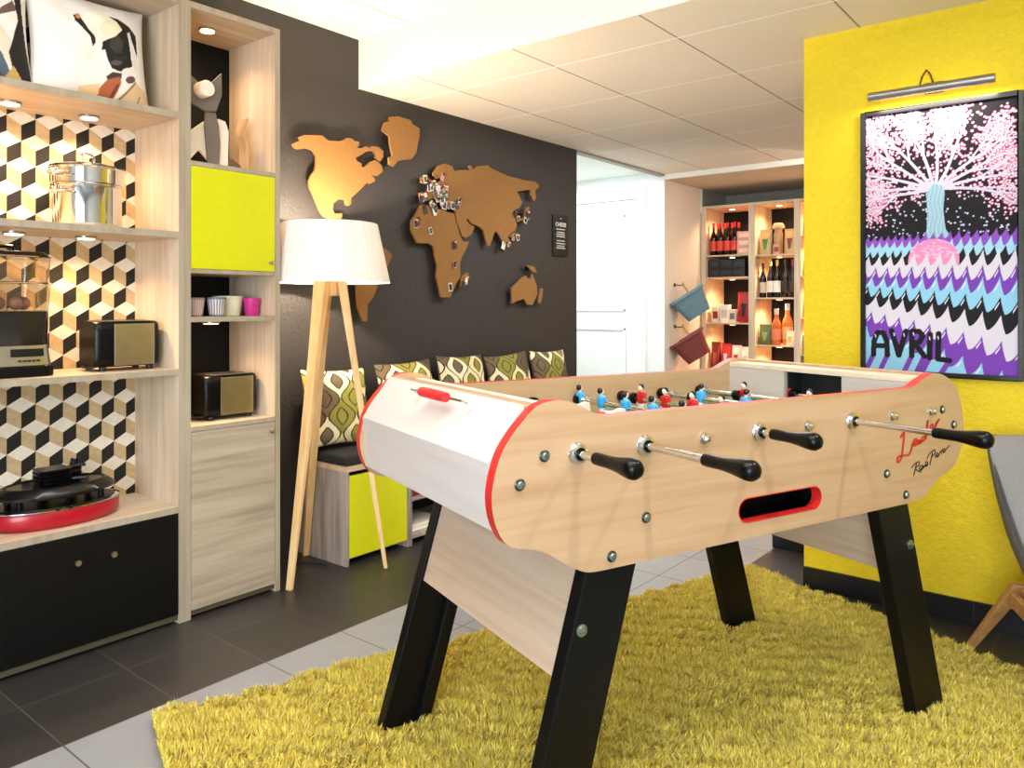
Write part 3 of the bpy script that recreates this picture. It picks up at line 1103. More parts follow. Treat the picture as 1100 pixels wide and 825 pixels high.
# ------------------------------------------------------------------ floor lamp
LC = Vector((2.062, 2.64, 0))
lamp = thing('floor_lamp', 'tripod floor lamp with pleated white shade and pale wooden legs', 'floor lamp', LC)
SH = NT('pleated_shade')
SH.color('#f4ece6')
SH.set(Roughness=0.9)
SH.b.inputs['Subsurface Weight'].default_value = 0.0
tl = SH.n('ShaderNodeBsdfTranslucent')
tl.inputs['Color'].default_value = rgba('#fff6ee')
mx = SH.n('ShaderNodeMixShader')
mx.inputs[0].default_value = 0.035
SH.l(SH.b.outputs[0], mx.inputs[1])
SH.l(tl.outputs[0], mx.inputs[2])
SH.l(mx.outputs[0], SH.t.nodes['Material Output'].inputs['Surface'])
mb = MB()
n = 240
R = []
for z, r in ((1.460, 0.194), (1.463, 0.196), (1.40, 0.209), (1.30, 0.2305), (1.218, 0.248), (1.214, 0.2475)):
    R.append([((r + 0.0022 * (i % 2) + 0.0012 * math.sin(i * 1.7)) * math.cos(2 * PI * i / n), (r + 0.0022 * (i % 2) + 0.0012 * math.sin(i * 1.7)) * math.sin(2 * PI * i / n), z) for i in range(n)])
for z, r in ((1.218, 0.2455), (1.30, 0.228), (1.40, 0.2065), (1.460, 0.194)):
    R.append([(r * math.cos(2 * PI * i / n), r * math.sin(2 * PI * i / n), z) for i in range(n)])
shade = mb.rings(R, 0, cap=False).build('lamp_shade', SH.m, lamp, smooth=60)
sp = MB()
for k in range(3):
    a = 2 * PI * k / 3 + 0.4
    sp.tube([(0.012 * math.cos(a), 0.012 * math.sin(a), 1.235), (0.246 * math.cos(a), 0.246 * math.sin(a), 1.232)], 0.002, 6)
sp.build('shade_spider', M['steel'], shade)
APEX = Vector((0, 0, 1.255))
for k, ft in enumerate((Vector((1.822, 2.585, 0)), Vector((2.235, 2.485, 0)), Vector((2.119, 2.885, 0)))):
    f_ = ft - LC
    d = Vector((f_.x, f_.y, 0)).normalized()
    s_ = Vector((-d.y, d.x, 0))
    top = Vector((d.x * 0.045, d.y * 0.045, 1.25))
    mb = MB()
    Rr = []
    for t, w in ((0, 0.0135), (0.25, 0.0165), (0.75, 0.023), (0.9, 0.028), (1.0, 0.031)):
        c = Vector((f_.x, f_.y, 0)).lerp(top, t)
        e = w * 0.62
        Rr.append([tuple(c + s_ * a + d * b) for a, b in ((-w, -e), (w, -e), (w, e), (-w, e))])
    mb.rings(Rr).build('leg', M['pine'], lamp, bevel=0.003)
MB().lathe([(0.0, 1.16), (0.035, 1.16), (0.04, 1.17), (0.04, 1.235), (0.0, 1.245)], 20).build('hub', M['pine'], lamp, smooth=35)
sk_ = MB().lathe([(0.018, 1.24), (0.018, 1.285), (0.0, 1.29)], 16).build('socket', M['blackplastic'], lamp, smooth=35)
MB().lathe([(0.012, 1.285), (0.016, 1.30), (0.029, 1.335), (0.031, 1.36), (0.022, 1.385), (0.0, 1.394)], 18).build('bulb', emit('bulb_glow', '#ffd9a0', 12), sk_, smooth=60)
point('lamp_bulb_light', (LC.x, LC.y, 1.37), 400, (1.0, 0.84, 0.64), 0.03)
tag(MB().tube([(1.86, 2.90, 0.17), (1.87, 2.93, 0.10), (1.95, 2.90, 0.006), (2.05, 2.80, 0.006), (2.09, 2.70, 0.006)], 0.003, 6).build('power_cord', M['darkplastic'], smooth=60),
    'dark power cord on the floor behind the tripod lamp', 'cord')

# ------------------------------------------------------------------ bench along the dark wall
BF = 2.616
MODS = [(2.13, 2.502, 'door'), (2.502, 3.36, 'open'), (3.36, 4.30, 'door')]
for i, (x0, x1, kind) in enumerate(MODS):
    lab = ['bench cabinet with a lime yellow door beside the tripod lamp', 'open bench cabinet holding magazines behind the table end',
           'bench cabinet nearest the hallway opening behind the football table'][i]
    c = thing('bench_cabinet', lab, 'cabinet', group='cabinets under the bench')
    for a in (x0, x1 - 0.016):
        MB().box(a + 0.0004, a + 0.0156, BF, YW - 0.004, 0, 0.405).build('side_panel', M['bench_wood'], c, bevel=0.001)
    MB().box(x0 + 0.0004, x1 - 0.0004, BF - 0.004, YW - 0.004, 0.405, 0.425).build('top_panel', wood('bench_top_wood', '#cdb190', '#b29573', 'x', light='#dcc3a4'), c, bevel=0.001)
    MB().box(x0 + 0.016, x1 - 0.016, BF + 0.004, YW - 0.004, 0.03, 0.046).build('bottom_panel', M['bench_wood'], c, bevel=0.001)
    MB().box(x0 + 0.016, x1 - 0.016, YW - 0.012, YW - 0.005, 0.046, 0.405).build('back_panel', M['black'], c)
    if kind == 'door':
        MB().box(x0 + 0.018, x1 - 0.018, BF + 0.0005, BF + 0.018, 0.034, 0.386).build('door', M['lime'], c, bevel=0.001)
    else:
        MB().box(x0 + 0.016, x1 - 0.016, BF + 0.02, YW - 0.012, 0.20, 0.214).build('shelf', M['bench_wood'], c, bevel=0.001)
for k, (w, dpt, h, col, z, lab) in enumerate(((0.24, 0.20, 0.018, '#d9cdb6', 0.0465, 'thick cream magazine at the bottom of the open bench shelf'), (0.22, 0.19, 0.016, '#cfc5b8', 0.0650, 'pale grey magazine lying on the cream magazine'),
                                              (0.23, 0.19, 0.045, '#7c2620', 0.2145, 'dark red box on the middle shelf of the open bench'), (0.20, 0.17, 0.014, '#d6d0c6', 0.2600, 'white magazine lying on the dark red box'))):
    t = thing('magazine' if h < 0.03 else 'storage_box', lab, 'magazine' if h < 0.03 else 'box', (2.535 + w / 2, 2.66 + dpt / 2, z))
    if h < 0.03:
        MB().box(-w / 2 + 0.002, w / 2 - 0.002, -dpt / 2 + 0.002, dpt / 2, 0.001, h - 0.001).build('pages', plain('paper_pages', '#efe9dc', 0.8), t)
        cv = MB()
        cv.box(-w / 2, w / 2, -dpt / 2, dpt / 2, h - 0.001, h).box(-w / 2, w / 2, -dpt / 2, dpt / 2, 0, 0.001).box(-w / 2, -w / 2 + 0.0015, -dpt / 2, dpt / 2, 0.001, h - 0.001)
        cv.build('cover', plain('cover_%d' % k, col, 0.4), t)
    else:
        MB().box(-w / 2, w / 2, -dpt / 2, dpt / 2, 0, h * 0.7).build('tray', plain('cover_%d' % k, col, 0.4), t, bevel=0.001)
        MB().box(-w / 2 - 0.001, w / 2 + 0.001, -dpt / 2 - 0.001, dpt / 2 + 0.001, h * 0.7 + 0.0003, h).build('lid', plain('cover_%d' % k, col, 0.4), t, bevel=0.001)
tag(MB().box(2.14, 4.30, BF + 0.012, YW - 0.006, 0.4255, 0.468).build('seat_pad', M['padblack'], bevel=0.012, seg=3),
    'long flat black seat pad along the bench top', 'seat pad')


# ------------------------------------------------------------------ patterned cushions
def ogee(U, V, seed, cols=4.4, freq=2.1):
    r = np.random.default_rng(seed)
    u = U * cols + r.uniform(0, 1)
    v = V + r.uniform(0, 1)
    w = 0.40 * np.sin(2 * PI * freq * v)
    # boundaries k + (-1)^k w
    pal = [lin(c) for c in ('#858130', '#e9dcb4', '#6a5940', '#dfd0a0', '#c9b050', '#e9dcb4', '#5a4d33', '#e9dcb4')]
    C = np.zeros(U.shape + (3,))
    C[:] = lin('#e9dcb4')
    best = np.full(U.shape, 9.0)
    cell = np.zeros(U.shape, int)
    for k in range(-2, int(cols) + 5):
        b = k + (w if k % 2 == 0 else -w)
        b2 = k + 1 + (-w if k % 2 == 0 else w)
        row = np.floor(v * freq + (-0.25 if k % 2 == 0 else 0.25)).astype(int)
        inside = (u >= b) & (u < b2)
        fat = (b2 - b) > 1.0
        ci = (k * 3 + row * 5) % 8
        for q in range(8):
            mm = inside & (ci == q)
            C[mm] = pal[q]
        best = np.minimum(best, np.abs(u - b))
        # slim leaf line within the fat part
        mid = k + 0.5
        leaf = inside & fat & (np.abs(u - mid) < 0.5 * np.clip((b2 - b) - 1.0, 0, 1) * 0.95)
        for q in range(8):
            mm = leaf & (ci == q)
            C[mm] = pal[(q + 2 * (q % 2) + 4 - q % 2) % 8] if q % 2 else pal[q]
        edge = inside & fat & (np.abs(np.abs(u - mid) - 0.5 * np.clip((b2 - b) - 1.0, 0, 1) * 0.95) < 0.05)
        C[edge] = lin('#2a2113')
    C[best < 0.055] = lin('#2a2113')
    return C


def cushion(name, label, cat, loc, rot, w, h, t, printfn, group=None, n=110, mat=None):
    root = thing(name, label, cat, loc, 0, group)
    root.rotation_euler = rot
    U, V = np.meshgrid(np.linspace(0, 1, n), np.linspace(0, 1, n), indexing='ij')
    a, b = 2 * U - 1, 2 * V - 1
    prof = (np.clip(1 - np.abs(a) ** 2.6, 0, 1) * np.clip(1 - np.abs(b) ** 2.6, 0, 1)) ** 0.55
    # corners pulled out, sides drawn in
    x = a * w / 2 * (1 - 0.07 * (1 - b * b) * np.abs(a))
    z = b * h / 2 * (1 - 0.07 * (1 - a * a) * np.abs(b)) + h / 2
    ripple = 0.004 * np.sin(9 * a + 4 * b) * np.sin(7 * b - 2 * a) * prof
    m = mat or attr_mat('printed_fabric', 0.85, 0.15)
    C = printfn(U, V)
    grid_mesh('cover_front', np.stack([x, -prof * t / 2 + ripple, z], -1), C, m, root)
    grid_mesh('cover_back', np.stack([x, prof * t / 2 + ripple * 0.5, z], -1)[::-1], C[::-1], m, root)
    ed = [(float(x[i, j]), 0.0, float(z[i, j])) for i, j in
          [(i, 0) for i in range(0, n, 4)] + [(n - 1, j) for j in range(0, n, 4)] + [(i, n - 1) for i in range(n - 1, -1, -4)] + [(0, j) for j in range(n - 1, -1, -4)]]
    MB().tube(ed + [ed[0]], 0.0028, 6).build('piping', plain('piping_' + ('dark' if 'ogee' in label or 'leaf' in label else 'light'), '#3a3020' if 'leaf' in label else '#d9d2c8', 0.8), root, smooth=60)
    return root


CUS = [(2.262, 0.355, 0.04, 1, 'leaf-patterned cushion standing alone behind the tripod lamp legs'),
       (2.712, 0.365, -0.03, 2, 'leaf-patterned cushion second from the lamp, partly hidden by the table end'),
       (3.130, 0.375, 0.03, 3, 'leaf-patterned cushion in the middle of the bench row'),
       (3.540, 0.365, -0.05, 4, 'leaf-patterned cushion second from the hallway end of the bench'),
       (3.940, 0.365, 0.02, 5, 'leaf-patterned cushion at the hallway end of the bench')]
for x, s_, tw, seed, lab in CUS:
    cushion('bench_cushion', lab, 'cushion', (x, 2.80 + 0.01 * (seed % 2), 0.4815), (math.radians(-13), tw, tw * 0.6), 0.375, s_, 0.10, lambda U, V, sd=seed: ogee(U, V, sd), 'cushions along the bench', 130)

# ------------------------------------------------------------------ cork world map
CORK = {
    'north_america': [(2.071,1.838),(2.108,1.859),(2.100,1.871),(2.134,1.889),(2.234,1.905),(2.266,1.886),(2.330,1.893),(2.358,1.904),(2.377,1.918),(2.410,1.919),(2.423,1.909),(2.451,1.912),(2.451,1.893),(2.434,1.881),(2.464,1.881),(2.493,1.896),(2.519,1.892),(2.529,1.903),(2.575,1.905),(2.608,1.889),(2.606,1.860),(2.583,1.833),(2.559,1.845),(2.559,1.867),(2.539,1.881),(2.498,1.872),(2.464,1.849),(2.430,1.830),(2.436,1.816),(2.466,1.808),(2.469,1.788),(2.493,1.799),(2.515,1.820),(2.554,1.839),(2.595,1.817),(2.604,1.789),(2.566,1.760),(2.529,1.760),(2.549,1.747),(2.554,1.733),(2.513,1.713),(2.503,1.721),(2.454,1.676),(2.403,1.635),(2.403,1.608),(2.391,1.596),(2.372,1.598),(2.367,1.621),(2.330,1.622),(2.298,1.598),(2.293,1.567),(2.304,1.549),(2.325,1.552),(2.347,1.558),(2.349,1.547),(2.341,1.524),(2.358,1.502),(2.339,1.490),(2.311,1.506),(2.275,1.520),(2.243,1.530),(2.221,1.553),(2.199,1.595),(2.181,1.629),(2.164,1.652),(2.158,1.684),(2.168,1.710),(2.190,1.735),(2.199,1.761),(2.199,1.805),(2.181,1.827),(2.147,1.833),(2.104,1.821),(2.083,1.823)],
    'greenland': [(2.600,1.992),(2.616,2.034),(2.648,2.048),(2.648,2.068),(2.712,2.084),(2.795,2.079),(2.806,2.061),(2.858,2.049),(2.858,2.008),(2.844,1.960),(2.835,1.917),(2.801,1.879),(2.734,1.865),(2.701,1.852),(2.674,1.822),(2.648,1.829),(2.642,1.864),(2.669,1.876),(2.653,1.929),(2.648,1.972),(2.621,1.983)],
    'south_america': [(2.272,1.437),(2.398,1.468),(2.513,1.431),(2.629,1.401),(2.666,1.374),(2.641,1.326),(2.592,1.264),(2.567,1.212),(2.543,1.161),(2.505,1.125),(2.502,1.043),(2.475,1.043),(2.441,1.111),(2.432,1.228),(2.381,1.280),(2.315,1.330),(2.261,1.380)],
    'africa': [(2.865,1.647),(2.832,1.596),(2.796,1.556),(2.800,1.504),(2.839,1.446),(2.925,1.449),(2.963,1.434),(2.973,1.386),(2.993,1.329),(2.982,1.280),(3.000,1.232),(3.018,1.164),(3.092,1.164),(3.136,1.235),(3.172,1.276),(3.172,1.356),(3.187,1.387),(3.225,1.440),(3.247,1.480),(3.195,1.476),(3.172,1.507),(3.136,1.589),(3.121,1.628),(3.078,1.629),(3.021,1.638),(2.980,1.639),(2.925,1.648)],
    'eurasia': [(3.136,1.634),(3.107,1.669),(3.064,1.677),(3.028,1.671),(3.007,1.683),(2.980,1.695),(2.945,1.689),(2.911,1.673),(2.865,1.673),(2.856,1.710),(2.911,1.726),(2.932,1.759),(2.973,1.774),(3.014,1.794),(3.049,1.828),(3.042,1.842),(3.024,1.812),(2.986,1.800),(2.963,1.816),(2.963,1.831),(2.993,1.869),(3.049,1.892),(3.107,1.885),(3.128,1.858),(3.165,1.873),(3.225,1.881),(3.252,1.878),(3.243,1.904),(3.263,1.912),(3.281,1.889),(3.317,1.914),(3.412,1.933),(3.444,1.917),(3.544,1.903),(3.595,1.894),(3.682,1.894),(3.771,1.889),(3.864,1.895),(3.911,1.872),(3.864,1.838),(3.873,1.794),(3.854,1.769),(3.817,1.805),(3.817,1.839),(3.682,1.812),(3.708,1.782),(3.732,1.751),(3.708,1.716),(3.647,1.693),(3.655,1.661),(3.682,1.609),(3.664,1.574),(3.612,1.549),(3.595,1.526),(3.629,1.495),(3.612,1.467),(3.569,1.475),(3.535,1.511),(3.494,1.551),(3.477,1.555),(3.461,1.532),(3.428,1.467),(3.409,1.463),(3.388,1.512),(3.372,1.552),(3.332,1.570),(3.263,1.585),(3.232,1.613),(3.225,1.597),(3.247,1.578),(3.293,1.567),(3.270,1.524),(3.225,1.500),(3.192,1.503),(3.168,1.542),(3.143,1.590)],
    'britain': [(2.865,1.789),(2.898,1.811),(2.925,1.797),(2.918,1.767),(2.878,1.762)],
    'madagascar': [(3.180,1.266),(3.202,1.292),(3.240,1.306),(3.243,1.278),(3.225,1.231),(3.180,1.225)],
    'japan': [(3.661,1.692),(3.685,1.666),(3.726,1.648),(3.759,1.670),(3.768,1.721),(3.804,1.731),(3.799,1.680),(3.812,1.647),(3.771,1.641),(3.726,1.638),(3.682,1.653)],
    'australia': [(3.629,1.223),(3.717,1.280),(3.771,1.304),(3.790,1.287),(3.817,1.283),(3.836,1.317),(3.854,1.289),(3.883,1.239),(3.886,1.182),(3.836,1.123),(3.781,1.125),(3.753,1.159),(3.682,1.147),(3.633,1.131)],
    'new_guinea': [(3.768,1.370),(3.808,1.366),(3.854,1.363),(3.883,1.327),(3.836,1.330),(3.799,1.355)],
    'new_zealand': [(3.921,1.228),(3.949,1.226),(3.940,1.171),(3.921,1.131),(3.898,1.137),(3.905,1.171)],
    'indonesia': [(3.612,1.543),(3.655,1.560),(3.717,1.551),(3.708,1.536),(3.655,1.530),(3.621,1.527)],
}
CORK_LABEL = {
    'north_america': 'big cork piece shaped like North America above the lamp shade',
    'greenland': 'cork piece shaped like Greenland high on the dark wall',
    'south_america': 'cork piece shaped like South America half behind the lamp shade',
    'africa': 'cork piece shaped like Africa in the centre of the dark wall',
    'eurasia': 'largest cork piece shaped like Europe and Asia',
    'britain': 'small cork piece shaped like Britain left of the crowded pins',
    'madagascar': 'small cork piece shaped like Madagascar beside Africa',
    'japan': 'thin cork piece shaped like Japan at the right of Asia',
    'australia': 'cork piece shaped like Australia low near the hallway',
    'new_guinea': 'small cork piece shaped like New Guinea above Australia',
    'new_zealand': 'thin cork piece shaped like New Zealand right of Australia',
    'indonesia': 'little cork piece shaped like an island south-east of Asia'}
CK0, CK1 = 2.915, 2.927
for nm, poly in CORK.items():
    t = thing('cork_map_piece', CORK_LABEL[nm], 'wall decoration', (0, 0, 0), 0, 'cork continents on the dark wall')
    MB().prism(poly, [], lambda a, b, k: (a, CK0 if k else CK1, b)).build('cork_sheet', M['cork'], t)
    cx = sum(p[0] for p in poly) / len(poly)
    cz = sum(p[1] for p in poly) / len(poly)
    MB().box(cx - 0.012, cx + 0.012, CK1, YW, cz - 0.012, cz + 0.012).build('spacer', M['blackplastic'], t)

PINS=[(2.893,1.802),(2.920,1.782),(2.954,1.781),(2.940,1.760),(2.968,1.768),(2.995,1.767),(2.988,1.751),(3.023,1.755),(3.044,1.748),(3.009,1.734),(2.974,1.735),(2.961,1.719),(2.880,1.700),(2.867,1.689),(2.995,1.713),(3.023,1.711),(3.044,1.719),(3.009,1.695),(2.981,1.702),(3.058,1.735),(3.080,1.683),(3.109,1.681),(3.145,1.690),(3.160,1.711),(3.044,1.679),(2.893,1.640),(2.947,1.660),(2.954,1.636),(2.933,1.673),(3.030,1.825),(3.051,1.764),(2.847,1.574),(2.827,1.563),(2.931,1.528),(3.116,1.468),(3.116,1.358),(3.087,1.238),(3.197,1.246),(3.219,1.277),(3.546,1.490),(3.589,1.493),(3.640,1.539),(3.676,1.544),(3.649,1.682),(3.684,1.658),(3.765,1.654),(3.778,1.694),(2.961,1.651),(2.927,1.754),(2.890,1.716)]
PC = ['#d8d2c8', '#2b2725', '#1c1a1a', '#b98c86', '#4a3c33', '#3f3a44', '#9a8a5a', '#17151a', '#e6e1d8', '#6b3a36', '#262320']
PH = ['#c9c4ba', '#b0202a', '#e8c43a', '#2f7d4c', '#d9d6cf', '#25222a']
for i, (x, z) in enumerate(PINS):
    if 40 <= i <= 47:
        lab, grp = 'tiny photo pinned over the islands at the right of Asia', 'photos pinned by the far eastern islands'
    elif 30 < i < 39 or (i in (35, 36)):
        lab, grp = 'tiny photo pinned on or beside Africa', 'photos pinned on Africa'
    else:
        lab, grp = 'tiny photo pinned in the crowd over Europe', 'photos crowded over Europe'
    t = thing('pinned_photo', lab, 'pinned photo', (x, CK0 - 0.004 - 0.0015 * (i % 4), z), 0, grp)
    t.rotation_euler = (0, random.uniform(-0.5, 0.5), 0)
    w, h = random.uniform(0.024, 0.034), random.uniform(0.028, 0.042)
    c = PC[(i * 7 + i // 3) % len(PC)]
    MB().box(-w / 2, w / 2, 0, 0.0012, -h, 0.006).build('print', plain('photo_border_%s' % c[1:], c, 0.5), t)
    c2 = PC[(i * 3 + 4) % len(PC)]
    MB().box(-w * 0.36, w * 0.36, -0.0006, 0, -h * 0.85, -0.002).build('picture', plain('photo_border_%s' % c2[1:], c2, 0.4), t)
    MB().lathe([(0.0012, 0.004), (0.0012, -0.004), (0.0045, -0.005), (0.003, -0.011), (0.005, -0.014), (0.0, -0.0155)], 10, (0, 0, 0), axis='y').build('push_pin', plain('pin_%d' % (i % 6), PH[i % 6], 0.3), t, smooth=40)

# small wall sign
sg = thing('wall_sign', 'small black notice with pale lettering on the dark wall', 'sign', (4.185, YW - 0.004, 1.58))
SW, SHH = 0.175, 0.27
MB().box(-SW / 2, SW / 2, -0.006, 0.004, -SHH / 2, SHH / 2).build('board', plain('sign_black', '#14120f', 0.4), sg, bevel=0.001)
MB().lathe([(0.0, -0.0), (0.006, -0.0), (0.006, -0.003), (0.0, -0.004)], 12, (0, -0.006, 0.112), axis='y').build('screw', M['steel'], sg, smooth=35)


def text(name, body, size, loc, rot, mat, parent, bold=0.0, shear=0.0, align='CENTER'):
    c = bpy.data.curves.new(name, 'FONT')
    c.body, c.size, c.extrude, c.offset, c.shear = body, size, 0.0003, bold, shear
    c.align_x, c.align_y = align, 'CENTER'
    tmp = bpy.data.objects.new(name, c)
    COL.objects.link(tmp)
    bpy.context.view_layer.update()
    me = bpy.data.meshes.new_from_object(tmp.evaluated_get(bpy.context.evaluated_depsgraph_get()))
    bpy.data.objects.remove(tmp)
    o = bpy.data.objects.new(name, me)
    COL.objects.link(o)
    me.materials.clear()
    me.materials.append(mat)
    o.parent = parent
    o.location, o.rotation_euler = loc, rot
    return o


text('sign_heading', 'CHEESE', 0.036, (0, -0.0066, 0.072), (PI / 2, 0, 0), M['cream_text'], sg, 0.0006)
bars = MB()
for k, (z, w) in enumerate(((0.042, 0.1), (0.022, 0.085), (0.008, 0.1), (-0.006, 0.095), (-0.034, 0.09), (-0.052, 0.1), (-0.068, 0.085), (-0.082, 0.1))):
    x = -w / 2
    while x < w / 2 - 0.004:
        q = random.uniform(0.006, 0.016)
        bars.box(x, min(x + q, w / 2), -0.0064, -0.006, z - 0.0032, z + 0.0032)
        x += q + 0.0035
bars.build('sign_small_print', M['cream_text'], sg)

# ------------------------------------------------------------------ painting and its lamp
PY0, PY1, PZ0, PZ1 = 0.802, 0.284, 0.863, 1.846     # left, right, bottom, top of the frame
pic = thing('framed_painting', 'framed painting of a blossoming white tree above striped waves, lettered AVRIL', 'painting', (XY, (PY0 + PY1) / 2, PZ0))
pw, ph, fb = (PY0 - PY1), PZ1 - PZ0, 0.017
fm = plain('picture_frame_black', '#0d0d10', 0.25)
mb = MB()
for y0, y1, z0, z1 in ((-pw / 2, -pw / 2 + fb, 0, ph), (pw / 2 - fb, pw / 2, 0, ph), (-pw / 2 + fb, pw / 2 - fb, 0, fb), (-pw / 2 + fb, pw / 2 - fb, ph - fb, ph)):
    mb.box(-0.026, -0.001, y0, y1, z0, z1)
mb.build('frame', fm, pic, bevel=0.002)


def painting_print(n, m):
    """S 0..1 left to right, T 0..1 bottom to top"""
    S, T = np.meshgrid(np.linspace(0, 1, n), np.linspace(0, 1, m), indexing='ij')
    A = T * 1.96            # isotropic vertical coordinate (painting is twice as tall as wide)
    C = np.zeros((n, m, 3))
    C[:] = lin('#0f0d16')
    r = np.random.default_rng(5)

    def paint(mask, col):
        C[mask] = lin(col)
    # dots of the night sky
    for _ in range(150):
        x, y = r.uniform(0.02, 0.98), r.uniform(1.02, 1.34)
        paint((S - x) ** 2 + (A - y) ** 2 < r.uniform(0.005, 0.008) ** 2, '#cdd0e8')
    # the tree
    trunk = [(0.405, 0.98), (0.425, 1.06), (0.43, 1.2), (0.42, 1.33), (0.47, 1.40), (0.53, 1.38), (0.545, 1.33), (0.535, 1.2), (0.55, 1.06), (0.61, 0.96)]
    segs, dots = [], []

    def branch(x, y, a, L, w, depth):
        px, py = x, y
        for k in range(4):
            nx, ny = px + math.cos(a) * L / 4, py + math.sin(a) * L / 4
            segs.append((px, py, nx, ny, w * (1 - 0.12 * k), w * (1 - 0.12 * (k + 1))))
            for _ in range(8 if depth else 5):
                t = r.uniform(0, 1)
                o = r.normal(0, 0.05)
                dots.append((px + t * (nx - px) - math.sin(a) * o, py + t * (ny - py) + math.cos(a) * o))
            px, py = nx, ny
            a += r.uniform(-0.16, 0.16)
            if depth < 2 and k >= 1:
                branch(px, py, a + r.choice([-1, 1]) * r.uniform(0.3, 0.6), L * 0.5, w * 0.6, depth + 1)
    for a in (-3, 12, 28, 44, 62, 84, 104, 124, 142, 158, 173, 187):
        a_ = math.radians(a)
        branch(0.48 + 0.05 * math.cos(a_), 1.36 + 0.03 * math.sin(a_), a_, r.uniform(0.40, 0.5), 0.0125, 0)
    for x, y in dots:
        if 0.005 < x < 0.995 and y < 1.95:
            q = r.uniform(0.0085, 0.0125)
            i0, i1 = int(max(0, (x - 0.015) * n)), int(min(n, (x + 0.015) * n + 2))
            j0, j1 = int(max(0, (y - 0.015) / 1.96 * m)), int(min(m, (y + 0.015) / 1.96 * m + 2))
            sub = (S[i0:i1, j0:j1] - x) ** 2 + (A[i0:i1, j0:j1] - y) ** 2
            C[i0:i1, j0:j1][sub < q * q] = lin('#c75c8d')
            C[i0:i1, j0:j1][sub < (q * 0.66) ** 2] = lin('#f5dfe8')
    for x0, y0, x1, y1, w0, w1 in segs:
        i0, i1 = int(max(0, (min(x0, x1) - 0.03) * n)), int(min(n, (max(x0, x1) + 0.03) * n + 1))
        j0, j1 = int(max(0, (min(y0, y1) - 0.03) / 1.96 * m)), int(min(m, (max(y0, y1) + 0.03) / 1.96 * m + 1))
        if i1 <= i0 or j1 <= j0:
            continue
        d, t = seg_dist(S[i0:i1, j0:j1], A[i0:i1, j0:j1], (x0, y0), (x1, y1))
        C[i0:i1, j0:j1][d < w0 + (w1 - w0) * t] = lin('#d3cbe0')
    tm = poly_mask(S, A, trunk)
    tex = 0.5 + 0.5 * np.sin(S * 230 + 2 * np.sin(A * 31))
    tc = np.array(lin('#8fb9cb'))[None] * (1 - tex[tm][:, None] * 0.35) + np.array(lin('#d3e4ea'))[None] * (tex[tm][:, None] * 0.35)
    C[tm] = tc

    def fin(x):
        f_ = x - np.floor(x)
        return np.where(f_ < 0.78, (f_ / 0.78) ** 1.7, 1 - ((f_ - 0.78) / 0.22) ** 0.6)
    rows = [(0.515, 0.519, '#8d4fc0', 0.026, 21), (0.490, 0.485, '#a3d4ea', 0.030, 20), (0.452, 0.452, '#15141d', 0.030, 19), (None,), (0.428, 0.425, '#dcd6e2', 0.050, 13), (0.382, 0.368, '#7a3fb4', 0.050, 12.5),
            (0.348, 0.316, '#92cdea', 0.054, 12), (0.308, 0.242, '#111019', 0.052, 11.5), (0.272, 0.170, '#dcd6e2', 0.054, 11), (0.208, 0.072, '#7a3fb4', 0.056, 10.5), (0.150, -0.04, '#92cdea', 0.056, 10)]
    ph_ = 0.0
    for row in rows:
        if row[0] is None:
            # rounded pink mound at the foot of the tree
            mound = ((S - 0.47) / 0.17) ** 2 + ((A - 0.83) / 0.16) ** 2 < 1
            paint(mound, '#ef8fbf')
            for _ in range(90):
                x, y = r.uniform(0.31, 0.63), r.uniform(0.84, 0.98)
                paint((((S - x) / 0.012) ** 2 + ((A - y) / 0.006) ** 2 < 1) & mound, '#f6b8d6')
            continue
        a, b, col, amp, k = row
        ph_ += 0.37
        # fins get larger towards the right
        x = S * k * (1 - 0.12 * S) + ph_
        line = a + (b - a) * S ** 1.15 + amp * (0.8 + 0.5 * S) * (fin(x) - 0.45)
        paint(T < line, col)
        hl = (np.abs(T - line + 0.012) < 0.004) & (((x % 1) > 0.45) & ((x % 1) < 0.7)) & (amp > 0.03)
        paint(hl & (np.array(col != '#dcd6e2')), '#e9e4f2')
    # letters with slanted purple shadows
    def stroke(pts, w, col):
        for p, q in zip(pts[:-1], pts[1:]):
            d, _ = seg_dist(S, A, p, q)
            paint(d < w, col)
    L0, L1 = 0.115, 0.30
    glyph = [[(0.055, L0), (0.06, 0.22), (0.085, 0.285), (0.125, 0.285), (0.15, 0.22), (0.155, L0)], [(0.06, 0.185), (0.15, 0.185)],
             [(0.185, L1), (0.235, L0), (0.285, L1)],
             [(0.325, L0), (0.325, L1), (0.375, L1), (0.40, 0.265), (0.375, 0.22), (0.325, 0.21)], [(0.345, 0.21), (0.41, L0)],
             [(0.445, 0.105), (0.448, 0.28)], [(0.505, 0.285), (0.50, 0.098), (0.575, 0.09)]]
    for g in glyph:
        for px, py in (g[0], g[-1]):
            if py < 0.13:
                stroke([(px, py), (px - 0.05, 0.0)], 0.018, '#7a3fb4')
    for g in glyph:
        stroke(g, 0.0195, '#0d0c12')
    for x, y in ((0.068, 0.27), (0.20, 0.285), (0.27, 0.28), (0.335, 0.29), (0.443, 0.26), (0.50, 0.265)):
        stroke([(x, y), (x + 0.004, y - 0.02)], 0.0035, '#e6e6ee')
    return S, T, C


S_, T_, Cc = painting_print(340, 660)
cw, chh = pw - 2 * fb, ph - 2 * fb
grid_mesh('canvas', np.stack([np.full(S_.shape, -0.014), pw / 2 - fb - S_ * cw, fb + T_ * chh], -1), Cc, attr_mat('painted_canvas', 0.85), pic, smooth=False)
MB().box(-0.0135, -0.001, -pw / 2 + fb * 0.5, pw / 2 - fb * 0.5, fb * 0.5, ph - fb * 0.5).build('backing_board', M['black'], pic)

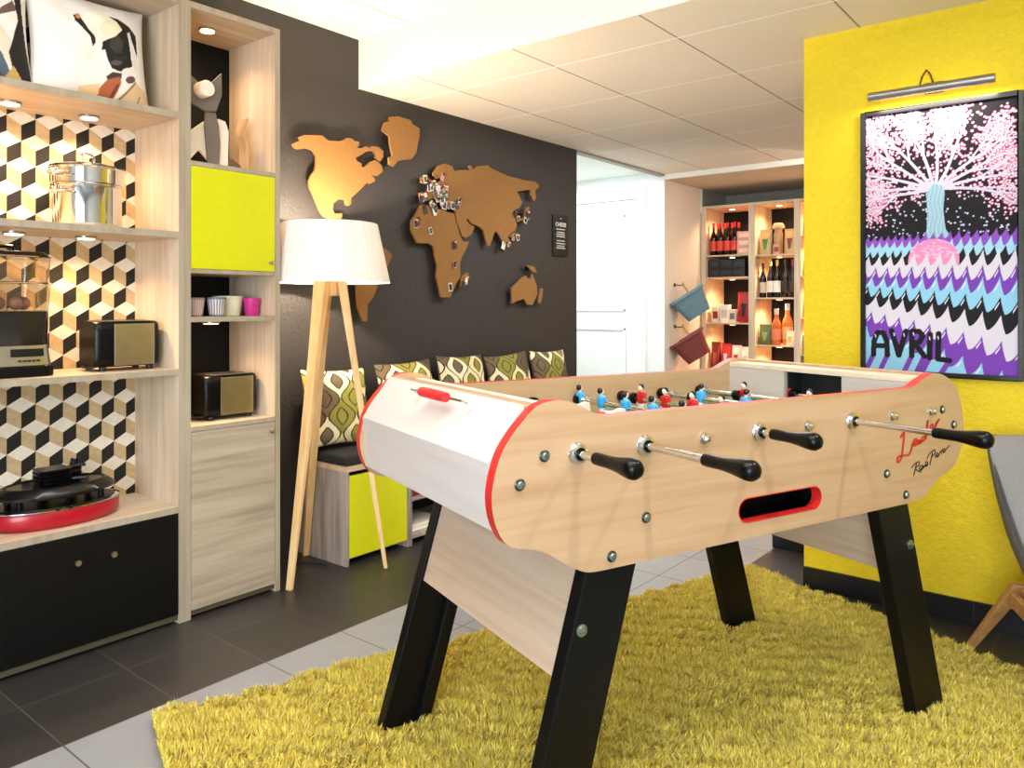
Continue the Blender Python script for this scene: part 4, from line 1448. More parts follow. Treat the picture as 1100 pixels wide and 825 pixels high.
pl_ = thing('picture_light', 'slim brushed metal picture lamp mounted above the framed painting', 'lamp', (XY, 0.558, 1.885))
silver = plain('lamp_silver', '#a9a6a8', 0.3, 0.9)
tube_ = MB()
R = []
for y in (-0.2, 0.2):
    R.append([(-0.09 + 0.016 * math.cos(a), y, 0.016 * math.sin(a)) for a in [2 * PI * i / 20 for i in range(20)]])
tb = tube_.rings(R).build('lamp_tube', silver, pl_, bevel=0.002, smooth=40)
MB().box(-0.0782, -0.0738, -0.19, 0.19, -0.0125, -0.006).build('light_strip', emit('picture_led', '#fff0d8', 10), tb)
brass = plain('lamp_arm_metal', '#8a7a62', 0.3, 1.0)
MB().tube([(-0.09, 0.03, 0.014), (-0.086, 0.022, 0.045), (-0.07, 0.012, 0.07), (-0.04, 0.005, 0.062), (-0.001, 0.0, 0.03)], 0.0035, 8).build('arm', brass, pl_, smooth=60)
MB().tube([(-0.09, -0.02, 0.014), (-0.07, -0.01, 0.02), (-0.04, 0.0, 0.02), (-0.001, 0.0, 0.02)], 0.003, 8).build('arm', brass, pl_, smooth=60)
MB().box(-0.006, -0.0005, -0.03, 0.03, 0.0, 0.04).build('wall_plate', brass, pl_, bevel=0.002)
area('picture_lamp_light', (XY - 0.085, 0.558, 1.864), (XY - 0.02, 0.558, 1.4), 0.38, 0.02, 1.7, (1.0, 0.9, 0.74))

# ------------------------------------------------------------------ grey lounge chair
fdir = Vector((-0.92, -0.39, 0)).normalized()
wdir = Vector((-fdir.y, fdir.x, 0)) * -1          # from the visible leg towards the hidden side
if wdir.y > 0:
    wdir = -wdir
cc = Vector((2.896, 0.417, 0)) + wdir * 0.27 + fdir * 0.20
chair = thing('lounge_chair', 'grey upholstered lounge chair with splayed wooden legs by the yellow wall', 'chair', cc, math.atan2(fdir.x, -fdir.y))
# local frame: -y is the way the chair faces, +/-x its sides


def shell():
    mb = MB()
    # backrest: stacked outlines from the seat up, flaring and leaning back
    R = []
    for z, hw_, y0, th in ((0.24, 0.13, 0.00, 0.12), (0.29, 0.160, 0.015, 0.17), (0.36, 0.185, 0.04, 0.185), (0.42, 0.202, 0.07, 0.175), (0.52, 0.220, 0.115, 0.145), (0.60, 0.230, 0.15, 0.11), (0.66, 0.234, 0.178, 0.08), (0.69, 0.228, 0.192, 0.055), (0.705, 0.205, 0.20, 0.02)):
        ring = []
        n = 28
        for i in range(n):
            a = 2 * PI * i / n
            ca, sa = math.cos(a), math.sin(a)
            x = hw_ * math.copysign(abs(ca) ** 0.45, ca)
            y = y0 + th / 2 * math.copysign(abs(sa) ** 0.6, sa) - 0.05 * (abs(x) / 0.23) ** 3
            ring.append((x, y, z))
        R.append(ring)
    return mb.rings(R)


bk_ = shell().build('backrest', [M['grey_fabric'], plain('side_grey', '#6e6967', 0.9, var=0.12, scale=400, bump=0.3)], chair, smooth=50)
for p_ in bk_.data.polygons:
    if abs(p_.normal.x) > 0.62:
        p_.material_index = 1  # darker brownish grey on the faces turned to the sides
mb = MB()
R = []
for z, a_, b_ in ((0.262, 0.12, 0.17), (0.30, 0.15, 0.205), (0.36, 0.165, 0.215), (0.395, 0.155, 0.20), (0.405, 0.12, 0.15)):
    R.append([(a_ * math.copysign(abs(math.cos(t)) ** 0.4, math.cos(t)), -0.10 + b_ * math.copysign(abs(math.sin(t)) ** 0.4, math.sin(t)), z) for t in [2 * PI * i / 36 for i in range(36)]])
mb.rings(R).build('seat', M['grey_fabric'], chair, smooth=50)
for sx in (-1, 1):
    pp = [(sx * x, y, z) for z, x, y in ((0.30, 0.150, -0.075), (0.36, 0.178, -0.065), (0.42, 0.195, -0.035), (0.52, 0.213, 0.025), (0.60, 0.223, 0.077), (0.66, 0.226, 0.120), (0.69, 0.219, 0.150), (0.703, 0.195, 0.185))]
    MB().tube(pp, 0.004, 8).build('piping', plain('chair_piping', '#4e4c4e', 0.9), chair, smooth=60)
for sx in (-1, 1):
    for sy in (-1, 1):
        topx, topy = sx * 0.165, (0.06 if sy > 0 else -0.16)
        fx, fy = sx * (0.27 if sy > 0 else 0.2), (0.20 if sy > 0 else -0.24)
        mb = MB()
        R = []
        for t, w in ((0, 0.013), (0.5, 0.018), (1.0, 0.022)):
            zb_ = 0.0125 if sy < 0 else 0.0
            x, y, z = fx + (topx - fx) * t, fy + (topy - fy) * t, zb_ + (0.27 - zb_) * t
            R.append([(x + w * a, y + w * 0.8 * b, z) for a, b in ((-1, -1), (1, -1), (1, 1), (-1, 1))])
        mb.rings(R).build('leg', M['chair_wood'], chair, bevel=0.004)
rl = MB()
for y in (0.075, -0.175):
    rl.box(-0.19, 0.19, y - 0.01, y + 0.01, 0.20, 0.245)
for x in (-0.185, 0.185):
    rl.box(x - 0.01, x + 0.01, -0.175, 0.075, 0.20, 0.245)
rl.box(-0.17, 0.17, -0.17, 0.07, 0.244, 0.262)
rl.build('seat_rail', M['chair_wood'], chair, bevel=0.003)

# ------------------------------------------------------------------ things on the shelving unit
def conv(p):
    """picture-plane sketch coordinates of the pillow print -> 0..1"""
    x, y = p
    u = (x - 195) / 805
    bot, top = 590 + 150 * u, -170 + 310 * u
    return u, (bot - y) / (bot - top)


def print_goat(U, V):
    C = np.zeros(U.shape + (3,))
    C[:] = lin('#ece6df')
    r = np.random.default_rng(3)

    def poly(pts, col):
        C[poly_mask(U, V, [conv(p) for p in pts])] = lin(col)

    def ell(cx, cy, rx, ry, col):
        poly([(cx + rx * math.cos(t), cy + ry * math.sin(t)) for t in [2 * PI * i / 24 for i in range(24)]], col)
    ell(615, 190, 130, 95, '#f6f1e4')
    ell(700, 230, 85, 60, '#efe3c4')
    poly([(690, 140), (760, 170), (850, 230), (905, 290), (900, 360), (895, 430), (870, 360), (840, 270), (820, 270), (840, 400), (845, 480), (750, 510), (680, 490), (650, 430), (635, 370), (612, 372), (620, 320), (660, 305), (720, 290), (780, 250), (745, 190)], '#1b1714')
    poly([(690, 300), (740, 285), (780, 330), (760, 400), (700, 395), (665, 350)], '#3c3630')
    ell(715, 455, 42, 18, '#55504b')
    ell(745, 430, 60, 14, '#26211e')
    poly([(445, 125), (480, 112), (492, 150), (530, 230), (572, 280), (577, 320), (555, 345), (540, 280), (490, 220), (450, 165)], '#1d1714')
    ell(474, 135, 15, 20, '#c5823f')
    poly([(575, 200), (600, 260), (622, 330), (610, 370), (592, 320), (570, 260)], '#f2ece2')
    poly([(825, 275), (848, 262), (860, 350), (890, 440), (880, 520), (855, 480), (842, 380)], '#dfd8d2')
    poly([(640, 540), (690, 512), (760, 520), (750, 560), (660, 585)], '#453832')
    ell(805, 515, 52, 27, '#efdcd6')
    ell(825, 560, 38, 22, '#5a4139')
    poly([(610, 600), (650, 560), (740, 540), (755, 575), (715, 675), (640, 668), (590, 655)], '#b5643f')
    poly([(715, 590), (745, 580), (705, 672), (680, 672)], '#7c3a26')
    poly([(470, 590), (600, 580), (610, 640), (590, 660), (480, 640)], '#e5c595')
    poly([(720, 690), (860, 575), (950, 620), (995, 665), (1005, 750), (860, 720)], '#d9bd92')
    poly([(725, 690), (865, 570), (872, 582), (740, 700)], '#8f7450')
    poly([(870, 720), (905, 650), (915, 652), (885, 722)], '#927753')
    C[U > 0.985] = lin('#dcd4cb')
    return C


def print_horse(U, V):
    C = np.zeros(U.shape + (3,))
    C[:] = lin('#efe9e4')

    def poly(pts, col):
        C[poly_mask(U, V, pts)] = lin(col)
    poly([(0.2, 1), (0.8, 1), (0.9, 0.75), (0.88, 0.6), (0.6, 0.55), (0.35, 0.6)], '#f7f3ef')
    poly([(0.86, 0.72), (0.90, 0.64), (0.72, 0.53), (0.5, 0.56), (0.5, 0.59), (0.72, 0.57)], '#6a5548')
    poly([(0.1, 0), (0.1, 0.45), (0.45, 0.5), (0.62, 0.36), (0.75, 0.22), (0.85, 0.0)], '#54626f')
    poly([(0.3, 0), (0.42, 0.35), (0.6, 0.28), (0.78, 0.0)], '#39444f')
    poly([(0.55, 0.45), (0.66, 0.34), (0.82, 0.12), (0.9, 0.12), (0.86, 0.3), (0.72, 0.5)], '#e2d5bd')
    poly([(0.86, 0.0), (0.80, 0.24), (0.9, 0.55), (0.84, 1), (0.92, 1), (0.955, 0.5), (1.0, 0.12), (1.0, 0.0)], '#1c1815')
    poly([(0.78, 0.04), (0.84, 0.14), (0.93, 0.02), (0.86, 0)], '#c9a95f')
    return C


cushion('printed_pillow', 'white pillow printed with a black-faced animal in a rust bow tie', 'pillow', (1.150, 2.738, 1.8005), (math.radians(-9), 0.0, 0.0), 0.385, 0.375, 0.15, print_goat, 'printed pillows on the top shelf', 180)
cushion('printed_pillow', 'white pillow with slate-blue print at the far left of the top shelf', 'pillow', (0.772, 2.728, 1.8005), (math.radians(-9), 0.0, 0.0), 0.385, 0.375, 0.13, print_horse, 'printed pillows on the top shelf', 150)

# stock pot
pot = thing('stock_pot', 'shiny steel steamer pot with glass lid on the second shelf', 'pot', (1.152, 2.785, 1.3795))
MB().lathe([(0.0, 0.0), (0.098, 0.0), (0.103, 0.006), (0.105, 0.015), (0.105, 0.135), (0.107, 0.139), (0.112, 0.141), (0.112, 0.146), (0.100, 0.146), (0.100, 0.02), (0.0, 0.02)], 48, cap=False).build('body', M['chrome'], pot, smooth=35)
MB().lathe([(0.108, 0.1465), (0.113, 0.150), (0.115, 0.196), (0.118, 0.199), (0.118, 0.202), (0.108, 0.202)], 48, cap=False).build('steamer_insert', M['chrome'], pot, smooth=35)
lid = MB().lathe([(0.117, 0.203), (0.117, 0.208), (0.10, 0.2135), (0.06, 0.222), (0.0, 0.226), (0.0, 0.2225), (0.06, 0.2185), (0.10, 0.2095), (0.108, 0.203)], 40, cap=False).build('lid', M['glass'], pot, smooth=60)
MB().tube([(-0.03, 0, 0.222), (-0.031, 0, 0.245), (-0.02, 0, 0.258), (0.02, 0, 0.258), (0.031, 0, 0.245), (0.03, 0, 0.222)], 0.0045, 10).build('lid_handle', M['chrome'], lid, smooth=60)
for s_ in (-1, 1):
    MB().tube([(s_ * 0.112, -0.035, 0.172), (s_ * 0.14, -0.034, 0.174), (s_ * 0.156, -0.018, 0.175), (s_ * 0.156, 0.018, 0.175), (s_ * 0.14, 0.034, 0.174), (s_ * 0.112, 0.035, 0.172)], 0.0045, 10).build('handle', M['chrome'], pot, smooth=60)
    MB().tube([(s_ * 0.103, -0.035, 0.112), (s_ * 0.132, -0.034, 0.113), (s_ * 0.148, -0.018, 0.114), (s_ * 0.148, 0.018, 0.114), (s_ * 0.132, 0.034, 0.113), (s_ * 0.103, 0.035, 0.112)], 0.0045, 10).build('handle', M['chrome'], pot, smooth=60)
pot.rotation_euler = (0, 0, math.radians(28))


def toaster(loc, label):
    t = thing('toaster', label, 'toaster', loc, 0, 'toasters on the shelves')
    L, D, Hh = 0.218, 0.140, 0.170
    mb = MB()
    R = []
    # cross-sections along x, rounded box with rounded shoulders
    for x, k in ((-L / 2, 0.86), (-L / 2 + 0.006, 0.95), (-L / 2 + 0.02, 1.0), (L / 2 - 0.02, 1.0), (L / 2 - 0.006, 0.95), (L / 2, 0.86)):
        ring = []
        for i in range(32):
            a = 2 * PI * i / 32
            ring.append((x, D / 2 * k * math.copysign(abs(math.cos(a)) ** 0.35, math.cos(a)), 0.012 + (Hh - 0.012) / 2 + (Hh - 0.012) / 2 * (0.97 + 0.03 * k) * math.copysign(abs(math.sin(a)) ** 0.35, math.sin(a)) * (0.94 + 0.06 * k)))
        R.append(ring)
    b = mb.rings(R).build('body', M['blackplastic'], t, smooth=40)
    for s_ in (-1, 1):
        MB().box(-0.050, 0.088, s_ * (D / 2 + 0.0015) - 0.002, s_ * (D / 2 + 0.0015) + 0.002, 0.018, Hh - 0.010).build('side_plate', M['steel'], t, bevel=0.0015)
    top = MB().box(-0.085, 0.085, -0.055, 0.055, Hh - 0.002, Hh + 0.002).build('top_plate', M['steel'], t, bevel=0.001)
    sl = MB()
    for y in (-0.027, 0.027):
        sl.box(-0.07, 0.07, y - 0.014, y + 0.014, Hh + 0.0015, Hh + 0.0026)
    sl.build('slot', plain('slot_black', '#020202', 0.9), top)
    lv = MB().box(L / 2 + 0.0, L / 2 + 0.022, -0.018, 0.018, 0.125, 0.138).build('lever', M['blackplastic'], t, bevel=0.003)
    MB().lathe([(0.012, 0), (0.012, 0.010), (0.009, 0.013), (0, 0.013)], 16, (L / 2, 0.03, 0.05), axis='x').build('dial', M['darkplastic'], t, smooth=35)
    MB().tube([(-L / 2 + 0.004, 0.03, 0.018), (-L / 2 - 0.016, 0.0, 0.015), (-L / 2 - 0.012, -0.035, 0.014), (-L / 2 + 0.006, -0.045, 0.015)], 0.004, 8).build('cord', M['darkplastic'], t, smooth=60)
    for x in (-0.08, 0.08):
        for y in (-0.05, 0.055):
            MB().lathe([(0.011, 0), (0.012, 0.014), (0, 0.014)], 12, (x, y, 0)).build('foot', M['darkplastic'], t, smooth=35)
    return t


toaster((1.250, 2.765, 0.8965), 'black toaster with steel side plate on the wallpapered shelving unit')
toaster((1.640, 2.76, 0.6855), 'black toaster with steel side plate on the oak cabinet shelf')

# cups and bowl
def cup(loc, r0, r1, h, mat, label, cat, name='cup', stripes=0, smat=None, group=None):
    t = thing(name, label, cat, loc, 0, group)
    MB().lathe([(0.0, 0.0), (r0 * 0.94, 0.0), (r0, 0.003), (r1, h - 0.001), (r1 - 0.0008, h), (r1 - 0.002, h - 0.001), (r0 - 0.002, 0.005), (0.0, 0.005)], 36, cap=False).build('body', mat, t, smooth=40)
    if stripes:
        mb = MB()
        for k in range(stripes):
            a = 2 * PI * k / stripes
            w = PI / stripes * 0.55
            q = []
            for z, r in ((0.006, r0 + (r1 - r0) * 0.09), (h - 0.008, r0 + (r1 - r0) * 0.9)):
                q.append([((r + 0.0005) * math.cos(a + d), (r + 0.0005) * math.sin(a + d), z) for d in (-w, 0, w)])
            mb.rings(q, cap=False, closed=False)
        mb.build('stripes', smat, t)
    return t


G = 'cups on the cabinet shelf'
cup((1.503, 2.72, 1.0785), 0.027, 0.036, 0.070, plain('cup_rose', '#9d7f78', 0.4), 'dusty rose patterned cup at the left of the cup shelf', 'cup', stripes=26, smat=plain('cup_pale', '#d9cdc6', 0.4), group=G)
cup((1.582, 2.705, 1.0785), 0.026, 0.035, 0.072, plain('cup_blue', '#65748c', 0.4), 'blue-grey cup with pale vertical stripes on the cup shelf', 'cup', stripes=20, smat=plain('cup_pale', '#d9cdc6', 0.4), group=G)
cup((1.668, 2.77, 1.0785), 0.046, 0.058, 0.078, plain('bowl_cream', '#dfe0c2', 0.35), 'pale cream bowl between the blue cup and the magenta cup', 'bowl', 'bowl')
cup((1.742, 2.72, 1.0785), 0.025, 0.034, 0.070, plain('cup_magenta', '#c42d84', 0.4), 'plain magenta cup at the right of the cup shelf', 'cup', group=G)

# food steamer
fs = thing('food_steamer', 'electric food steamer with clear stacked baskets at the left shelf end', 'steamer', (0.885, 2.775, 0.8965))


def rbox(mb, hx, hy, z0, z1, r, n=6, mi=0, k=1.0):
    def ring(z, f):
        out = []
        for cx, cy, a0 in ((1, 1, 0), (-1, 1, 90), (-1, -1, 180), (1, -1, 270)):
            for i in range(n + 1):
                a = math.radians(a0 + 90 * i / n)
                out.append(((cx * (hx - r) + r * math.cos(a)) * f, (cy * (hy - r) + r * math.sin(a)) * f, z))
        return out
    return mb.rings([ring(z0, 1), ring(z1, k)], mi)


rbox(MB(), 0.128, 0.10, 0, 0.034, 0.03).build('base', M['blackplastic'], fs, bevel=0.004, smooth=30)
cp = rbox(MB(), 0.122, 0.096, 0.034, 0.100, 0.03, k=0.93).build('control_panel', M['steel'], fs, bevel=0.002, smooth=30)
q = MB()
q.hexa([(0.0, -0.0985, 0.064), (0.092, -0.0985, 0.064), (0.092, -0.08, 0.064), (0.0, -0.08, 0.064)], [(0.0, -0.0945, 0.088), (0.092, -0.0945, 0.088), (0.092, -0.08, 0.088), (0.0, -0.08, 0.088)])
q.build('display', plain('display_black', '#050505', 0.15), cp, bevel=0.001)
q = MB()
for k in range(5):
    q.box(0.02 + k * 0.013, 0.029 + k * 0.013, -0.0992, -0.09, 0.048, 0.0535)
q.build('panel_print', M['darkplastic'], cp)
rbox(MB(), 0.115, 0.092, 0.1005, 0.205, 0.035, k=1.02).build('water_bowl', plain('smoked_plastic', '#1c1a18', 0.12), fs, smooth=30)
for z0, z1 in ((0.206, 0.292), (0.296, 0.375)):
    mb = MB()
    rbox(mb, 0.118, 0.094, z0, z1, 0.035, k=1.04)
    bk_ = mb.build('basket', glass('steamer_clear', '#fdf6ee', 0.03), fs, smooth=30)
    s_ = bk_.modifiers.new('wall', 'SOLIDIFY')
    s_.thickness = 0.002
    rbox(MB(), 0.124, 0.1, z1 - 0.001, z1 + 0.003, 0.036).build('rim', glass('steamer_clear', '#fdf6ee', 0.03), bk_, smooth=30)
    eg = MB()
    for k in range(5 if z0 < 0.25 else 0):
        eg.ball((-0.07 + 0.036 * k, 0.02 * (-1) ** k, z0 + 0.024), (0.021, 0.021, 0.022), 12)
    if z0 < 0.25:
        eg.build('basket_contents', plain('basket_contents', '#a8776a', 0.5), bk_, smooth=60)
ld = rbox(MB(), 0.12, 0.096, 0.379, 0.392, 0.035, k=0.9).build('lid', plain('smoked_plastic', '#1c1a18', 0.12), fs, bevel=0.003, smooth=30)
MB().tube([(-0.04, 0, 0.392), (-0.035, 0, 0.41), (0.035, 0, 0.41), (0.04, 0, 0.392)], 0.006, 8).build('lid_handle', M['blackplastic'], ld, smooth=60)

# raclette grill
rg = thing('raclette_grill', 'red oval raclette grill with black hot plate on the counter shelf', 'grill', (1.045, 2.77, 0.4125))


def oval(mb, prof, ax, ay, n=56, mi=0):
    return mb.rings([[(r * ax * math.cos(2 * PI * i / n), r * ay * math.sin(2 * PI * i / n), z) for i in range(n)] for r, z in prof], mi)


oval(MB(), [(0.90, 0.0), (0.95, 0.008), (0.985, 0.012), (1.0, 0.018), (1.0, 0.052), (0.985, 0.056)], 0.198, 0.125).build('base', plain('grill_red', '#a30f20', 0.25), rg, smooth=40)
oval(MB(), [(0.98, 0.0562), (1.012, 0.058), (1.012, 0.062), (0.97, 0.063)], 0.198, 0.125).build('steel_rim', M['chrome'], rg, smooth=40)
oval(MB(), [(0.93, 0.0632), (0.92, 0.066)], 0.198, 0.125).build('pan_tray', M['blackplastic'], rg, smooth=40)
for a in (35, 145, 215, 325):
    a = math.radians(a)
    MB().lathe([(0.010, 0.066), (0.010, 0.092)], 12, (0.15 * math.cos(a), 0.09 * math.sin(a), 0)).build('support', M['blackplastic'], rg, smooth=35)
oval(MB(), [(0.90, 0.0922), (0.965, 0.095), (0.97, 0.103), (0.86, 0.122), (0.80, 0.127), (0.78, 0.123)], 0.19, 0.118).build('hot_plate', plain('nonstick_black', '#08090b', 0.22), rg, smooth=40)
ps = thing('raclette_pans', 'stack of small black raclette pans lying on the red grill', 'pans', (1.035, 2.77, 0.5375))
for k in range(4):
    mb = MB()
    rbox(mb, 0.045, 0.042, 0.012 * k + 0.0002 * k, 0.012 * k + 0.011, 0.012, k=1.06)
    pn = mb.build('pan', M['blackplastic'], ps, smooth=30)
    a = [-0.5, 0.25, 0.9, -0.1][k]
    MB().tube([(0.045 * math.cos(a), 0.04 * math.sin(a), 0.012 * k + 0.007), (0.075 * math.cos(a), 0.075 * math.sin(a), 0.012 * k + 0.010), (0.10 * math.cos(a), 0.10 * math.sin(a), 0.012 * k + 0.009)], [0.005, 0.006, 0.005], 8).build('handle', M['darkplastic'], pn, smooth=60)
sp_ = thing('spatula_bundle', 'bundle of black ribbed raclette spatulas standing beside the pan stack', 'spatulas', (1.115, 2.80, 0.5380))
for k in range(4):
    MB().lathe([(0.006, 0.0), (0.0075, 0.004), (0.0065, 0.010), (0.0078, 0.016), (0.0065, 0.022), (0.0078, 0.028), (0.0065, 0.034), (0.0078, 0.040), (0.006, 0.05), (0.003, 0.062), (0, 0.063)], 12,
               (0.016 * (k % 2), 0.017 * (k // 2), 0)).build('spatula', M['blackplastic'], sp_, smooth=50)

# wooden cat figure in the tall cabinet
cat = thing('wooden_cat_figure', 'plywood cat figure with round white nose in the top cabinet niche', 'ornament', (1.583, 2.775, 1.6372))
ply_g = plain('grey_brown_board', '#6f6862', 0.6)
ply_d = plain('brown_board', '#6b5140', 0.6)
ply_w = plain('white_board', '#ece4d8', 0.5)
birch = wood('birch_ply', '#d2ab7d', '#b98d5c', 'z')
yy0 = -0.045
MB().prism([(-0.115, 0.262), (-0.115, 0.350), (-0.065, 0.318), (-0.020, 0.318), (0.030, 0.372), (0.032, 0.290), (0.008, 0.222), (-0.035, 0.215), (-0.085, 0.232)], [], lambda a, b, k: (a, yy0 - (0.008 if k else 0.0), b)).build('head', ply_g, cat)
MB().lathe([(0.0, 0.0), (0.030, 0.0), (0.030, -0.045), (0.028, -0.048), (0.0, -0.049)], 28, (-0.055, yy0 - 0.0085, 0.288), axis='y').build('nose', ply_w, cat, smooth=35)
MB().prism([(-0.018, 0.0), (0.024, 0.0), (0.030, 0.10), (0.024, 0.17), (0.010, 0.218), (-0.030, 0.214), (-0.034, 0.16), (-0.028, 0.10)], [], lambda a, b, k: (a, yy0 + 0.0005 + (0.008 if k else 0.0), b)).build('foreleg', ply_g, cat)
MB().prism([(-0.149, 0.0), (-0.112, 0.0), (-0.05, 0.07), (0.026, 0.0), (0.068, 0.0), (0.072, 0.16), (0.058, 0.195), (0.03, 0.2), (-0.03, 0.18), (-0.09, 0.13), (-0.149, 0.03)], [], lambda a, b, k: (a, yy0 + 0.012 + (0.012 if k else 0.0), b)).build('body', ply_w, cat)
MB().prism([(0.07, 0.0), (0.125, 0.0), (0.125, 0.03), (0.09, 0.055), (0.07, 0.05)], [], lambda a, b, k: (a, yy0 + 0.013 + (0.012 if k else 0.0), b)).build('hind_foot', ply_d, cat)
tl_ = []
for z, x in ((0.0, 0.130), (0.04, 0.131), (0.08, 0.136), (0.11, 0.134), (0.14, 0.118), (0.165, 0.116), (0.19, 0.126), (0.215, 0.132)):
    tl_.append((x - 0.0, z))
mb = MB()
mb.rings([[(x - 0.007, yy0 - 0.02, z), (x + 0.007, yy0 - 0.02, z), (x + 0.007, yy0 + 0.028, z), (x - 0.007, yy0 + 0.028, z)] for x, z in tl_])
mb.build('tail', birch, cat, smooth=40)
MB().box(-0.12, 0.14, -0.02, 0.02, 0.0, 0.006).build('foot_rail', ply_w, cat)

# ------------------------------------------------------------------ shop shelf at the back
SX = 6.33
shop = thing('shop_shelf', 'lit wooden shop shelf full of drinks and snacks behind the yellow wall', 'shelf')
for y0, y1 in ((2.908, 2.951), (2.467, 2.523), (2.090, 2.142), (1.700, 1.745)):
    MB().box(SX, SX + 0.39, y0, y1, 0, 1.985).build('side_panel', M['oak_z'], shop, bevel=0.001)
BAYS = [(2.523, 2.908, (1.555, 1.364, 0.970, 0.560)), (2.142, 2.467, (1.543, 1.185, 0.790, 0.45)), (1.745, 2.090, (1.690, 1.360, 1.020, 0.720))]
for y0, y1, zs in BAYS:
    MB().box(SX + 0.001, SX + 0.385, y0, y1, 1.963, 1.985).build('top_board', M['oak_y'], shop)
    MB().box(SX + 0.001, SX + 0.385, y0, y1, 0.06, 0.08).build('bottom_board', M['oak_y'], shop)
    MB().box(SX + 0.385, SX + 0.39, y0, y1, 0.06, 1.985).build('back_panel', M['black'], shop)
    for z in zs:
        MB().box(SX + 0.01, SX + 0.384, y0, y1, z - 0.012, z).build('shelf', M['oak_y'], shop, bevel=0.001)
    ym = (y0 + y1) / 2
    for z in (1.963,) + tuple(z - 0.012 for z in zs[:3]):
        o = MB().lathe([(0.026, -0.009), (0.030, -0.006), (0.030, 0.0)], 16, (SX + 0.12, ym, z)).build('puck_light', M['steel'], shop, smooth=35)
        MB().lathe([(0.022, -0.0105), (0.022, -0.009)], 16, (SX + 0.12, ym, z)).build('diffuser', M['puck'], o)
        spot('puck_spot', (SX + 0.12, ym, z - 0.014), (SX + 0.13, ym, 0), 24.0, (1.0, 0.58, 0.30), 150, 0.9, 0.02)


def bottle(x, y, z, h, r, glassc, capc, labc, label, group=None, cat='bottle', neck=0.32):
    t = thing('bottle', label, cat, (x, y, z + 0.0004), 0, group)
    MB().lathe([(0, 0), (r * 0.9, 0), (r, 0.004), (r, h * 0.52), (r * 0.92, h * 0.58), (r * 0.5, h * 0.70), (r * neck, h * 0.76), (r * neck, h * 0.97), (0, h * 0.975)], 18).build('glass_body', plain('bottle_' + glassc[1:], glassc, 0.12), t, smooth=40)
    MB().lathe([(r * neck + 0.001, h * 0.84), (r * neck + 0.002, h), (0, h)], 14).build('cap', plain('cap_' + capc[1:], capc, 0.35), t, smooth=40)
    MB().lathe([(r + 0.0006, h * 0.14), (r + 0.0006, h * 0.44)], 18, cap=False).build('paper_label', plain('label_' + labc[1:], labc, 0.5), t, smooth=40)
    return t


def pouch(x, y, z, w, h, col, band, label, group=None, cat='snack bag', d=0.06, name='snack_bag'):
    t = thing(name, label, cat, (x, y, z + 0.0004), 0, group)
    n = 20
    R = []
    for z_, wd, th in ((0, w * 0.94, d * 0.9), (h * 0.06, w, d), (h * 0.4, w * 0.98, d * 0.85), (h * 0.75, w * 0.97, d * 0.5), (h * 0.92, w, 0.006), (h, w, 0.004)):
        R.append([(th / 2 * math.copysign(abs(math.cos(a)) ** 0.8, math.cos(a)), wd / 2 * math.copysign(abs(math.sin(a)) ** 0.5, math.sin(a)), z_) for a in [2 * PI * i / n for i in range(n)]])
    MB().rings(R).build('wrapper', plain('wrap_' + col[1:], col, 0.35), t, smooth=45)
    fr_ = MB()
    g = []
    for z_, th in ((h * 0.2, 0.92), (h * 0.4, 0.86), (h * 0.62, 0.66)):
        g.append([(-d / 2 * th * (1 - 0.25 * abs(s_)) - 0.003, s_ * w * 0.3, z_) for s_ in (-1, -0.5, 0, 0.5, 1)])
    fr_.rings(g, cap=False, closed=False)
    fr_.build('printed_panel', plain('wrap_' + band[1:], band, 0.4), t, smooth=60)
    return t


def carton(x, y, z, w, d, h, col, band, label, group=None, name='carton', cat='box'):
    t = thing(name, label, cat, (x, y, z + 0.0004), 0, group)
    MB().box(-d / 2, d / 2, -w / 2, w / 2, 0, h).build('box_body', plain('wrap_' + col[1:], col, 0.4), t, bevel=0.0015)
    MB().box(-d / 2 - 0.0006, -d / 2, -w * 0.36, w * 0.36, h * 0.25, h * 0.72).build('printed_panel', plain('wrap_' + band[1:], band, 0.4), t)
    return t


# left bay
for row in range(2):
    for k in range(4):
        bottle(SX + 0.075 + row * 0.068, 2.868 - 0.064 * k - 0.012 * row, 1.555, 0.285, 0.0295, '#170a06', '#a01018', '#d8473c', 'dark soda bottle with red label on the top left shop shelf', 'soda bottles on the top left shop shelf')
for k in range(3):
    carton(SX + 0.10, 2.583, 1.555 + 0.066 * k, 0.115, 0.12, 0.065, '#e0a48c', '#f0cfc0', ['peach-coloured packet at the bottom of the stack beside the soda bottles', 'peach-coloured packet in the middle of the stack beside the soda bottles',
                                                                                 'peach-coloured packet on top of the stack beside the soda bottles'][k], 'peach packets by the soda')
for k in range(6):
    carton(SX + 0.10, 2.850 - 0.112 * (k % 3), 1.364 + 0.077 * (k // 3), 0.108, 0.12, 0.076, '#15161d', '#262a38', 'dark navy box stacked on the second left shop shelf', 'navy boxes on the second left shop shelf')
carton(SX + 0.09, 2.845, 0.970, 0.065, 0.07, 0.135, '#e3d9cc', '#a02424', 'white carton with red picture left on the third shop shelf')
carton(SX + 0.09, 2.765, 0.970, 0.075, 0.07, 0.155, '#f0ebe2', '#c9c3b8', 'taller plain white carton in the middle of the third shop shelf')
carton(SX + 0.08, 2.690, 0.970, 0.06, 0.05, 0.115, '#dcd6cc', '#777f84', 'small pale carton beside the big red bag')
pouch(SX + 0.10, 2.590, 0.970, 0.13, 0.265, '#8e1a22', '#1e1a16', 'big dark red bag with black print on the third shop shelf', d=0.09)
